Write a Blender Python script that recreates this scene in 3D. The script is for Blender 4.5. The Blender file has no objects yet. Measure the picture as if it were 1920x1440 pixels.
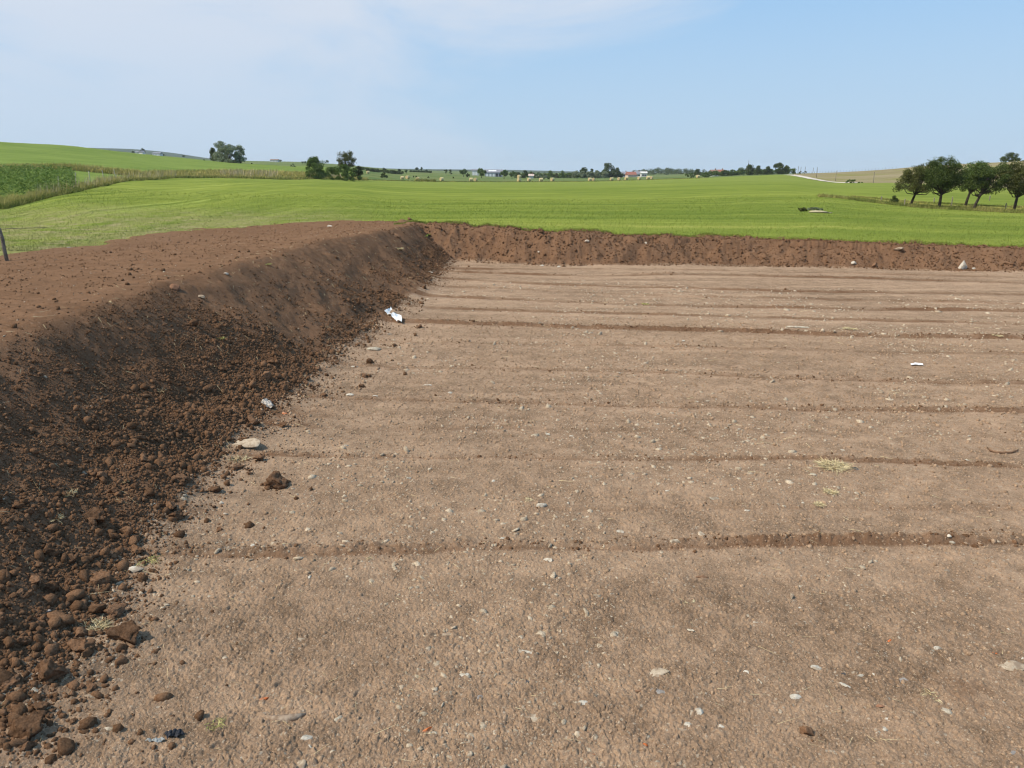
import bpy, bmesh, math, random
import numpy as np
from mathutils import Vector, Matrix, Euler

random.seed(11)
rng = np.random.default_rng(11)
scene = bpy.context.scene
COL = scene.collection
DENOISE = True
FPX = 1400.0                       # focal length in photo pixels (1920 wide)
PITCH = math.atan((720 - 325) / FPX)
CAMZ = 4.1
CP, SP = math.cos(PITCH), math.sin(PITCH)

# ------------------------------------------------------------------ helpers
def ray(X, Y):
    v = (720.0 - Y) / FPX
    return np.array([(X - 960.0) / FPX, CP + v * SP, -SP + v * CP])

def on_z(X, Y, z):
    d = ray(X, Y); t = (z - CAMZ) / d[2]
    return d[0] * t, d[1] * t

def z_at(Y, y):
    v = (720.0 - Y) / FPX
    return CAMZ + y * (-SP + v * CP) / (CP + v * SP)

def side(X):                      # x per metre of y, for far things
    return (X - 960.0) / FPX * CP

def _h(i, j, s):
    n = (i * 374761393 + j * 668265263 + s * 1442695) & 0xffffffff
    n = ((n ^ (n >> 13)) * 1274126177) & 0xffffffff
    n = n ^ (n >> 16)
    return n / 4294967295.0

def vnoise(x, y, s=0):
    xi = np.floor(x).astype(np.int64); yi = np.floor(y).astype(np.int64)
    fx = x - xi; fy = y - yi
    fx = fx * fx * fx * (fx * (fx * 6 - 15) + 10); fy = fy * fy * fy * (fy * (fy * 6 - 15) + 10)
    a = _h(xi, yi, s); b = _h(xi + 1, yi, s); c = _h(xi, yi + 1, s); d = _h(xi + 1, yi + 1, s)
    return (a + (b - a) * fx + (c - a) * fy + (a - b - c + d) * fx * fy) * 2 - 1

def fbm(x, y, s=0, octv=4, gain=.5):
    r = 0; amp = 1.0; f = 1.0
    for o in range(octv):
        r = r + amp * vnoise(x * f + 17.3 * o, y * f - 9.1 * o, s + o); amp *= gain; f *= 2.03
    return r

def crumbs(x, y, cell, s, fill=.8):
    """domes of random size scattered over a jittered grid: crumbly soil"""
    u = x / cell; v = y / cell
    ui = np.floor(u).astype(np.int64); vi = np.floor(v).astype(np.int64)
    best = np.zeros_like(u)
    for di in (-1, 0, 1):
        for dj in (-1, 0, 1):
            ci = ui + di; cj = vi + dj
            px = ci + .15 + .7 * _h(ci, cj, s); py = cj + .15 + .7 * _h(ci, cj, s + 1)
            r = .28 + .42 * _h(ci, cj, s + 2); on = _h(ci, cj, s + 3) < fill
            d2 = ((u - px) ** 2 + (v - py) ** 2) / (r * r)
            best = np.maximum(best, np.where(on, np.sqrt(np.clip(1 - d2, 0, 1)) * r, 0))
    return best * cell

def vnoise3(p, s=0):
    i = np.floor(p).astype(np.int64); f = p - i; f = f * f * (3 - 2 * f)
    def hh(dx, dy, dz):
        return _h(i[:, 0] + dx + (i[:, 2] + dz) * 57, i[:, 1] + dy + (i[:, 2] + dz) * 131, s)
    r = 0
    for dx in (0, 1):
        for dy in (0, 1):
            for dz in (0, 1):
                w = (f[:, 0] if dx else 1 - f[:, 0]) * (f[:, 1] if dy else 1 - f[:, 1]) * (f[:, 2] if dz else 1 - f[:, 2])
                r = r + w * hh(dx, dy, dz)
    return r * 2 - 1

def smooth01(t):
    t = np.clip(t, 0, 1); return t * t * (3 - 2 * t)

def ramp(t, k):                   # 0 below 0, 1 above 1, rounded knees
    sp = lambda q: np.logaddexp(0, q)
    return (sp(k * t) - sp(k * (t - 1))) / k

def mesh_data(name, V, F, mat=None, smooth=False, attrs=None):
    me = bpy.data.meshes.new(name)
    V = np.ascontiguousarray(V, dtype=np.float32); F = np.ascontiguousarray(F, dtype=np.int32)
    k = F.shape[1]
    me.vertices.add(len(V)); me.vertices.foreach_set('co', V.ravel())
    me.loops.add(F.size); me.loops.foreach_set('vertex_index', F.ravel())
    me.polygons.add(len(F)); me.polygons.foreach_set('loop_start', np.arange(0, F.size, k, dtype=np.int32))
    if smooth:
        me.polygons.foreach_set('use_smooth', np.ones(len(F), dtype=bool))
    me.update(calc_edges=True)
    for an, arr in (attrs or {}).items():
        at = me.attributes.new(an, 'FLOAT', 'POINT'); at.data.foreach_set('value', np.ascontiguousarray(arr, dtype=np.float32))
    if mat: me.materials.append(mat)
    return me

def link(name, me, parent=None, loc=None, rot=None, scale=None):
    o = bpy.data.objects.new(name, me); COL.objects.link(o)
    if parent is not None: o.parent = parent
    if loc is not None: o.location = loc
    if rot is not None: o.rotation_euler = rot
    if scale is not None: o.scale = scale
    return o

def tag(o, label=None, cat=None, group=None, kind=None):
    if label: o['label'] = label
    if cat: o['category'] = cat
    if group: o['group'] = group
    if kind: o['kind'] = kind
    return o

def compact(V, F, attrs=None):
    used = np.unique(F); m = np.full(len(V), -1, dtype=np.int64); m[used] = np.arange(len(used))
    return V[used], m[F], {k: a[used] for k, a in (attrs or {}).items()}

# ------------------------------------------------------------------ materials
class NT:
    def __init__(s, name):
        s.m = bpy.data.materials.new(name); s.m.use_nodes = True
        s.t = s.m.node_tree; s.b = s.t.nodes['Principled BSDF']; s.b.inputs['Roughness'].default_value = .95
        s.b.inputs['Specular IOR Level'].default_value = 0.0
        s.pos = s.n('ShaderNodeNewGeometry').outputs['Position']
    def n(s, typ, **kw):
        nd = s.t.nodes.new(typ)
        for k, v in kw.items(): setattr(nd, k, v)
        return nd
    def l(s, a, b): s.t.links.new(a, b)
    def put(s, sock, v):
        if hasattr(v, 'is_linked') or hasattr(v, 'node'): s.l(v, sock)
        elif isinstance(v, tuple) and sock.type == 'RGBA' and len(v) == 3: sock.default_value = (*v, 1)
        else: sock.default_value = v
    def noise(s, scale, detail=4, rough=.55, vec=None, out='Fac', dist=0):
        nd = s.n('ShaderNodeTexNoise'); s.l(vec if vec is not None else s.pos, nd.inputs['Vector'])
        nd.inputs['Scale'].default_value = scale; nd.inputs['Detail'].default_value = detail
        nd.inputs['Roughness'].default_value = rough; nd.inputs['Distortion'].default_value = dist
        return nd.outputs[out]
    def mapping(s, scale=(1, 1, 1), rot=(0, 0, 0)):
        mp = s.n('ShaderNodeMapping'); s.l(s.pos, mp.inputs['Vector'])
        mp.inputs['Scale'].default_value = scale; mp.inputs['Rotation'].default_value = rot
        return mp.outputs['Vector']
    def math(s, op, a, b=0.0, c=0.0, clamp=False):
        nd = s.n('ShaderNodeMath', operation=op, use_clamp=clamp)
        for i, v in enumerate((a, b, c)): s.put(nd.inputs[i], v)
        return nd.outputs[0]
    def step(s, v, lo, hi, a=0.0, b=1.0, smooth=True):
        nd = s.n('ShaderNodeMapRange', interpolation_type='SMOOTHSTEP' if smooth else 'LINEAR')
        s.put(nd.inputs['Value'], v); nd.inputs['From Min'].default_value = lo; nd.inputs['From Max'].default_value = hi
        nd.inputs['To Min'].default_value = a; nd.inputs['To Max'].default_value = b
        return nd.outputs['Result']
    def mix(s, f, a, b, mode='MIX'):
        nd = s.n('ShaderNodeMix', data_type='RGBA', blend_type=mode)
        s.put(nd.inputs[0], f); s.put(nd.inputs[6], a); s.put(nd.inputs[7], b)
        return nd.outputs[2]
    def attr(s, name):
        return s.n('ShaderNodeAttribute', attribute_name=name).outputs['Fac']
    def bump(s, h, strength=.5, dist=.01):
        nd = s.n('ShaderNodeBump'); s.l(h, nd.inputs['Height'])
        nd.inputs['Strength'].default_value = strength; nd.inputs['Distance'].default_value = dist
        s.l(nd.outputs['Normal'], s.b.inputs['Normal'])
    def island(s):
        return s.t.nodes.new('ShaderNodeNewGeometry').outputs['Random Per Island']
    def objrand(s):
        return s.n('ShaderNodeObjectInfo').outputs['Random']
    def base(s, c): s.put(s.b.inputs['Base Color'], c)
    def vary(s, c, f, lo=.7, hi=1.3):
        g = s.step(f, 0, 1, lo, hi, smooth=False)
        cmb = s.n('ShaderNodeCombineColor')
        for i in range(3): s.l(g, cmb.inputs[i])
        return s.mix(1.0, c, cmb.outputs[0], 'MULTIPLY')

DRY_D, DRY_L = (.162, .107, .068), (.468, .318, .206)
WET_D, WET_L = (.125, .068, .038), (.23, .132, .077)

def soil_material():
    N = NT('bare soil')
    fine = N.math('ADD', N.math('MULTIPLY', N.noise(46, 3, .72), .62), N.math('MULTIPLY', N.noise(11, 3, .7), .38))
    tone = N.attr('tone')
    d = N.math('ADD', N.math('MULTIPLY', N.math('SUBTRACT', fine, .5), 1.75), tone)
    dry = N.mix(N.step(d, .1, .9, smooth=False), DRY_D, DRY_L)
    wet = N.mix(N.step(d, .1, .9, smooth=False), WET_D, WET_L)
    m = N.step(N.math('ADD', N.attr('moist'), N.math('MULTIPLY', N.math('SUBTRACT', fine, .5), .3)), .08, .92)
    c = N.mix(m, dry, wet)
    # pale chips of stone, straw flecks and dark crumbs
    for sc, thr, rad, colr, am in ((34, .955, .5, (.5, .42, .32), .6), (95, .9, .5, (.56, .46, .33), .6)):
        v = N.n('ShaderNodeTexVoronoi'); N.l(N.pos, v.inputs['Vector']); v.inputs['Scale'].default_value = sc
        sp = N.n('ShaderNodeSeparateColor'); N.l(v.outputs['Color'], sp.inputs[0])
        f = N.math('MULTIPLY', N.math('GREATER_THAN', sp.outputs[0], thr), N.step(v.outputs['Distance'], rad * .7, rad, am, 0))
        f = N.math('MULTIPLY', f, N.step(m, 0, 1, 1, .3))
        c = N.mix(f, c, colr)
    N.base(c)
    N.bump(N.noise(75, 3, .8), .85, .022)
    return N.m

def crumb_material(name, a, b, lo=.7, hi=1.3, per='island', bump=.6, scale=60, spots=None):
    N = NT(name)
    f = N.noise(scale, 5, .7); c = N.mix(N.step(f, .3, .7), a, b)
    if spots:
        c = N.mix(N.step(N.noise(scale * .3, 3, .6), .5, .62, 0, .8), c, spots)
    c = N.vary(c, N.island() if per == 'island' else N.objrand(), lo, hi)
    N.base(c); N.bump(N.noise(scale * 1.3, 6, .75), bump, .02)
    return N.m

M = {}
M['soil'] = soil_material()
M['clod'] = crumb_material('dark soil clod', (.11, .06, .034), (.235, .135, .078), .75, 1.3, 'object', 1.0, 34)
M['crumb'] = crumb_material('dark soil crumbs', (.108, .058, .032), (.205, .116, .065), .7, 1.25)
M['dry_crumb'] = crumb_material('dry soil crumbs', (.25, .166, .103), (.44, .302, .195), .85, 1.18)
M['stone'] = crumb_material('pale stone', (.36, .3, .22), (.56, .49, .38), .8, 1.15, 'object', .8, 30, (.3, .22, .15))
M['pebble'] = crumb_material('pale pebbles', (.36, .28, .19), (.55, .45, .33), .78, 1.15)
M['white_stone'] = crumb_material('white stone', (.43, .38, .3), (.64, .58, .48), .85, 1.12, 'object', .8, 26, (.36, .28, .2))
M['tan_stone'] = crumb_material('tan stone', (.34, .26, .18), (.5, .41, .3), .85, 1.15, 'object', .5, 22, (.26, .19, .13))
M['grey_stone'] = crumb_material('grey stone', (.22, .19, .165), (.37, .335, .3), .8, 1.15, 'object', .4, 30)
M['dark_stone'] = crumb_material('dark stone', (.05, .048, .047), (.13, .12, .115), .8, 1.2, 'object', .4, 30)
M['red_stone'] = crumb_material('reddish brown stone', (.22, .11, .065), (.34, .19, .115), .8, 1.15, 'object', .4, 22)
M['brick'] = crumb_material('orange brick', (.5, .13, .04), (.62, .2, .075), .8, 1.15, 'object', .4, 30, (.4, .24, .15))

def simple(name, a, b, scale=8, rough=.9, bump=0, per=None, lo=.8, hi=1.2):
    N = NT(name); c = N.mix(N.step(N.noise(scale, 4), .3, .7), a, b)
    if per: c = N.vary(c, N.island() if per == 'island' else N.objrand(), lo, hi)
    N.base(c); N.b.inputs['Roughness'].default_value = rough
    if bump: N.bump(N.noise(scale * 2, 5, .7), bump, .02)
    return N.m

def grass_nodes(N):
    """mown meadow colour from world position: broad patches, mowing lines, dry clippings"""
    sep = N.n('ShaderNodeSeparateXYZ'); N.l(N.pos, sep.inputs[0])
    big = N.noise(.035, 4, .55); mid = N.noise(.5, 5, .65)
    r1 = N.noise(1, 4, .6, N.mapping((.018, .33, 1), (0, 0, .17)))
    r2 = N.noise(1, 3, .6, N.mapping((.42, .02, 1), (0, 0, -.62)))
    lft = N.step(N.math('DIVIDE', sep.outputs[0], sep.outputs[1]), -.42, -.16, 1, 0)
    row = N.math('ADD', N.math('MULTIPLY', r1, N.math('SUBTRACT', 1.0, lft)), N.math('MULTIPLY', N.math('ADD', N.math('MULTIPLY', N.math('SUBTRACT', r2, .5), 1.7), .5), lft))
    wide = N.noise(1, 3, .5, N.mapping((.008, .1, 1), (0, 0, .15)))
    row = N.math('ADD', N.math('MULTIPLY', row, .8), N.math('MULTIPLY', N.math('SUBTRACT', wide, .4), .6))
    v = N.math('ADD', N.math('MULTIPLY', row, 1.0), N.math('ADD', N.math('MULTIPLY', mid, .3), N.math('MULTIPLY', big, .55)))
    c = N.mix(N.step(v, .62, 1.28), (.128, .172, .032), (.238, .272, .055))
    far = N.step(sep.outputs[1], 90, 230)
    c = N.mix(N.math('MULTIPLY', far, .55), c, (.2, .24, .06))
    fine = N.noise(5, 6, .75)
    c = N.vary(c, fine, .6, 1.38)
    dry = N.math('MULTIPLY', N.step(N.math('ADD', N.math('MULTIPLY', r1, .6), N.math('MULTIPLY', N.noise(2.4, 5, .7), .5)), .62, .74), N.step(sep.outputs[1], 45, 75, .55, .25))
    c = N.mix(dry, c, (.36, .34, .1))
    thin = N.step(N.noise(1, 5, .65, N.mapping((.012, .8, 1), (0, 0, .2))), .58, .7, 0, .55)
    c = N.mix(N.math('MULTIPLY', thin, N.math('SUBTRACT', 1.0, lft)), c, (.33, .35, .08))
    thl = N.step(N.noise(1, 5, .65, N.mapping((.9, .014, 1), (0, 0, -.72))), .54, .68, 0, .75)
    c = N.mix(N.math('MULTIPLY', thl, lft), c, (.3, .34, .08))
    # thin, clipping-strewn turf beside the spread soil on the left
    nearL = N.math('MULTIPLY', N.step(sep.outputs[1], 44, 66, 1, 0), N.step(sep.outputs[0], -15, -7, 1, 0))
    st = N.math('MULTIPLY', nearL, N.step(N.noise(.45, 6, .7), .34, .58))
    c = N.mix(N.math('MULTIPLY', st, .75), c, (.24, .225, .09))
    st2 = N.math('MULTIPLY', nearL, N.step(N.noise(.8, 6, .75, N.mapping((1, 1, 1), (0, 0, 1.0))), .5, .62))
    c = N.mix(N.math('MULTIPLY', st2, .85), c, (.3, .26, .13))
    return c

def meadow_material(name, island):
    N = NT(name); c = grass_nodes(N)
    if island: c = N.vary(c, N.island(), .85, 1.45)
    N.base(c); N.bump(N.noise(9, 5, .75), .6, .06)
    return N.m
M['meadow'] = meadow_material('mown meadow', False)
M['blade'] = meadow_material('meadow blades', True)

def field_material(name, a, b, scale=(.05, .3, 1), rot=.1, fine=1.2, lo=.75, hi=1.25, c3=None):
    N = NT(name)
    v = N.math('ADD', N.math('MULTIPLY', N.noise(1, 5, .6, N.mapping(scale, (0, 0, rot))), .6), N.math('MULTIPLY', N.noise(.03, 4), .4))
    c = N.mix(N.step(v, .38, .62), a, b)
    if c3: c = N.mix(N.step(N.noise(.06, 5, .65), .48, .62), c, c3)
    N.base(N.vary(c, N.noise(fine, 6, .75), lo, hi)); N.bump(N.noise(fine * 1.5, 5, .7), .5, .25)
    return N.m
M['crop'] = field_material('green crop', (.135, .19, .045), (.185, .24, .06), (.035, .2, 1), -.2)
M['stubble'] = field_material('dry hillside grass', (.215, .18, .095), (.3, .25, .15), (.04, .5, 1), .2, c3=(.2, .19, .065))
M['far_field'] = field_material('far green fields', (.09, .14, .045), (.17, .19, .075), (.004, .03, 1), .06)
M['far_hill'] = field_material('far hills', (.05, .075, .05), (.08, .1, .06), (.003, .01, 1), .05)
M['path'] = field_material('pale gravel', (.5, .44, .36), (.6, .54, .45), (.5, .5, 1), 0)

# ------------------------------------------------------------------ outer terrain
YK = [20, 34, 45, 60, 78, 100, 130, 165, 200, 240, 280, 330, 400, 520, 700, 1000, 1500, 2200, 3200, 6000]
def col(pairs):
    """knots (y, photo row) or (y, 'z', height) -> heights at YK"""
    ys, zs = [20], [1.0]
    for p in pairs:
        ys.append(p[0]); zs.append(p[2] if len(p) == 3 else z_at(p[1], p[0]))
    if ys[1] == 20: ys.pop(0); zs.pop(0)
    return np.interp(YK, ys, zs)
TC = [
 (-900, [(45, 'z', 1.2), (100, 'z', 4), (200, 'z', 12), (260, 'z', 18), (400, 'z', 16), (6000, 'z', 10)]),
 (0,   [(45, 'z', 1.05), (60, 392), (78, 365), (100, 338), (130, 318), (200, 280), (262, 258), (330, 'z', 13), (520, 'z', 10), (1000, 276), (2200, 278), (3200, 276)]),
 (130, [(45, 'z', 1.05), (60, 378), (78, 358), (105, 337), (140, 316), (200, 290), (280, 270.5), (340, 'z', 11), (520, 'z', 8), (1000, 281), (2200, 279), (3200, 276)]),
 (260, [(45, 'z', 1.05), (100, 344), (125, 339), (150, 322), (200, 302), (290, 285.5), (350, 'z', 9), (520, 'z', 7), (1000, 288), (2200, 286), (3200, 279)]),
 (330, [(45, 'z', 1.05), (120, 341), (150, 338), (175, 321), (290, 292), (350, 'z', 8), (520, 'z', 7), (1000, 294), (2200, 296), (3200, 286)]),
 (400, [(45, 'z', 1.05), (120, 341), (155, 338.5), (180, 320), (300, 299.5), (350, 'z', 7.5), (520, 'z', 7), (1000, 300), (2200, 303), (3200, 298)]),
 (560, [(45, 'z', 1.08), (120, 345), (170, 338), (200, 325), (300, 310.5), (360, 'z', 5.5), (520, 309), (1000, 305), (1500, 303), (2200, 'z', 20), (3200, 306)]),
 (660, [(45, 'z', 1.1), (120, 347), (195, 339), (240, 330), (300, 322), (400, 318), (700, 314), (1000, 311), (1500, 309.5), (3200, 311)]),
 (720, [(45, 'z', 1.12), (130, 352), (215, 339), (280, 332.5), (400, 328.5), (520, 325), (700, 320), (1000, 318.5), (1500, 317), (3200, 316)]),
 (790, [(38, 'z', 1.18), (130, 355), (235, 341), (280, 338), (400, 333), (520, 328), (700, 322), (1000, 324), (3200, 317)]),
 (960, [(38, 'z', 1.22), (130, 356), (262, 341.5), (330, 339), (400, 337), (700, 332), (1000, 331), (3200, 318.5), (6000, 319)]),
 (1140, [(38, 'z', 1.17), (130, 355), (280, 340), (330, 338), (400, 336), (700, 332), (1000, 330), (3200, 323)]),
 (1310, [(38, 'z', 1.06), (130, 350), (290, 334), (330, 334), (400, 333.5), (700, 330), (1000, 328), (1500, 324), (3200, 324)]),
 (1400, [(38, 'z', .98), (100, 357), (200, 338), (300, 329.5), (330, 329), (400, 329), (700, 327), (3200, 324)]),
 (1480, [(37, 'z', .94), (100, 355), (200, 337), (300, 327), (400, 326), (700, 327), (3200, 325)]),
 (1560, [(36, 'z', .92), (75, 372), (120, 356), (200, 343), (300, 328), (345, 322.5), (400, 'z', 4.4), (1000, 'z', 4), (3200, 'z', 5)]),
 (1650, [(36, 'z', .9), (75, 381), (120, 359), (190, 344), (300, 323), (345, 316.5), (400, 'z', 5.5), (1000, 'z', 4), (3200, 'z', 5)]),
 (1750, [(35, 'z', .86), (75, 388), (120, 362), (170, 349), (300, 313), (335, 308.5), (400, 'z', 7), (1000, 'z', 4), (3200, 'z', 5)]),
 (1920, [(35, 'z', .8), (70, 397), (120, 366), (160, 356), (270, 303), (310, 298.5), (400, 'z', 8), (1000, 'z', 4), (3200, 'z', 5)]),
 (2800, [(35, 'z', .8), (120, 'z', 1.5), (270, 'z', 12), (310, 'z', 14), (1000, 'z', 5), (6000, 'z', 5)]),
]
_ta = np.array([side(c[0]) for c in TC]); _tz = np.array([col(c[1]) for c in TC])
AG = np.linspace(-1.45, 1.45, 320); LG = np.linspace(math.log(20), math.log(6000), 320)
_t1 = np.array([np.interp(LG, np.log(YK), r) for r in _tz])
_t2 = np.array([np.interp(AG, _ta, _t1[:, j]) for j in range(len(LG))]).T
def _blur(A, k, axis):
    w = np.exp(-np.linspace(-2, 2, 2 * k + 1) ** 2); w /= w.sum()
    P = np.pad(A, [(k, k) if i == axis else (0, 0) for i in (0, 1)], mode='edge'); r = 0
    for i in range(2 * k + 1):
        r = r + w[i] * np.take(P, np.arange(i, i + A.shape[axis]), axis=axis)
    return r
TZ = _blur(_blur(_t2, 4, 1), 4, 0)

def zt(x, y):
    x = np.asarray(x, float); yy = np.maximum(np.asarray(y, float), 20.0)
    a = np.clip(x / yy, -1.449, 1.449); l = np.clip(np.log(yy), LG[0], LG[-1] - 1e-6)
    u = (a - AG[0]) / (AG[1] - AG[0]); v = (l - LG[0]) / (LG[1] - LG[0])
    i = np.clip(np.floor(u).astype(int), 0, len(AG) - 2); j = np.clip(np.floor(v).astype(int), 0, len(LG) - 2)
    fu = u - i; fv = v - j
    z = TZ[i, j] * (1 - fu) * (1 - fv) + TZ[i + 1, j] * fu * (1 - fv) + TZ[i, j + 1] * (1 - fu) * fv + TZ[i + 1, j + 1] * fu * fv
    return z + .05 * fbm(x * .22, yy * .22, 70, 3) * np.clip(yy / 60, 0, 1)

# ------------------------------------------------------------------ the levelled pit and its banks
FOOT = [on_z(X, Y, 0) for X, Y in ((60, 1300), (270, 1010), (395, 860), (560, 722), (690, 620), (795, 540), (838, 492))]
CREST = [on_z(X, Y, 2.0) for X, Y in ((0, 632), (100, 600), (200, 560), (300, 528), (420, 497), (520, 470), (600, 446), (700, 428), (768, 413))]
fy = np.array([-30, 2] + [p[1] for p in FOOT] + [60]); fx = np.array([-3.9, -3.9] + [p[0] for p in FOOT] + [-3.0])
cy = np.array([-30, 4] + [p[1] for p in CREST] + [60]); cx = np.array([-7.0, -7.0] + [p[0] for p in CREST] + [-4.4])
FAR = [on_z(X, Y, 0) for X, Y in ((838, 489), (1050, 498), (1300, 496), (1600, 502), (1920, 511))]
gx = np.array([-40] + [p[0] for p in FAR] + [70]); gy = np.array([FAR[0][1] + .3] + [p[1] for p in FAR] + [20.0])
TOPX = np.array([-40, -3.2, 0, 3.9, 8.9, 14.5, 23, 70]); TOPZ = np.array([1.8, 1.75, 1.5, 1.32, 1.14, 1.02, .87, .8])
EDGE = np.array([(-3.4, 38.2), (-5.5, 43), (-8.5, 49), (-12.8, 49.6), (-17, 43), (-18.6, 36.4), (-19.8, 29), (-20.5, 18), (-21, -40), (30, -40), (30, 30)], float)

def edge_sd(x, y):
    d = np.full(np.shape(x), 1e9); ins = np.zeros(np.shape(x), bool)
    n = len(EDGE)
    for i in range(n):
        a = EDGE[i]; b = EDGE[(i + 1) % n]; e = b - a
        t = np.clip(((x - a[0]) * e[0] + (y - a[1]) * e[1]) / (e @ e), 0, 1)
        d = np.minimum(d, np.hypot(x - a[0] - t * e[0], y - a[1] - t * e[1]))
        if abs(e[1]) > 1e-9:
            cr = ((a[1] > y) != (b[1] > y)) & (x < e[0] * (y - a[1]) / e[1] + a[0])
            ins ^= cr
    return np.where(ins, d, -d)

RIDGE = [  # photo polylines of the windrows left by the blade: (points, height, width, darkness)
 ([(285, 1032), (600, 1032), (900, 1024), (1200, 1021), (1500, 1018), (1920, 1014)], .06, .14, .6),
 ([(490, 853), (900, 856), (1500, 862), (1920, 874)], .03, .10, .45),
 ([(600, 743), (800, 747), (960, 753), (1500, 766), (1920, 771)], .04, .16, .5),
 ([(700, 685), (900, 688), (1200, 696), (1500, 709), (1920, 717)], .04, .15, .5),
 ([(740, 641), (900, 643), (1200, 650), (1920, 664)], .02, .15, .35),
 ([(800, 604), (1000, 609), (1200, 617), (1500, 625), (1920, 633)], .07, .24, .7),
 ([(825, 577), (1000, 583), (1200, 588), (1500, 597), (1920, 606)], .035, .2, .45),
 ([(845, 556), (1100, 566), (1300, 573), (1500, 577), (1920, 582)], .04, .26, .55),
 ([(850, 538), (1100, 548), (1300, 556), (1600, 561), (1920, 570)], .03, .26, .4),
 ([(850, 522), (1000, 532), (1300, 540), (1600, 546), (1920, 552)], .03, .3, .45),
 ([(860, 508), (1000, 515), (1100, 517), (1250, 513), (1600, 520), (1920, 530)], .05, .32, .6),
 ([(1050, 503), (1300, 505), (1600, 512), (1920, 520)], .02, .35, .4),
 ([(330, 960), (700, 955), (1200, 950), (1920, 955)], .012, .12, .2),
 ([(430, 800), (900, 800), (1400, 806), (1920, 815)], .012, .13, .22),
]
RW = []
for pts, hh, ww, dk in RIDGE:
    q = np.array([on_z(X, Y, 0) for X, Y in pts]); RW.append((q[:, 0], q[:, 1], hh, ww, dk))
MUD = [(1790, 1285, .28, .34), (900, 790, .9, .22), (620, 905, .6, .22), (1440, 545, 2.6, .16), (1250, 535, 2.2, .14), (1700, 570, 2.6, .18), (700, 1400, .5, .08), (1560, 1380, .5, .08), (1860, 1330, .45, .15), (900, 505, 2, .3), (540, 780, .7, .45)]
MUDW = [(*on_z(X, Y, 0), r, s) for X, Y, r, s in MUD]

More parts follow.
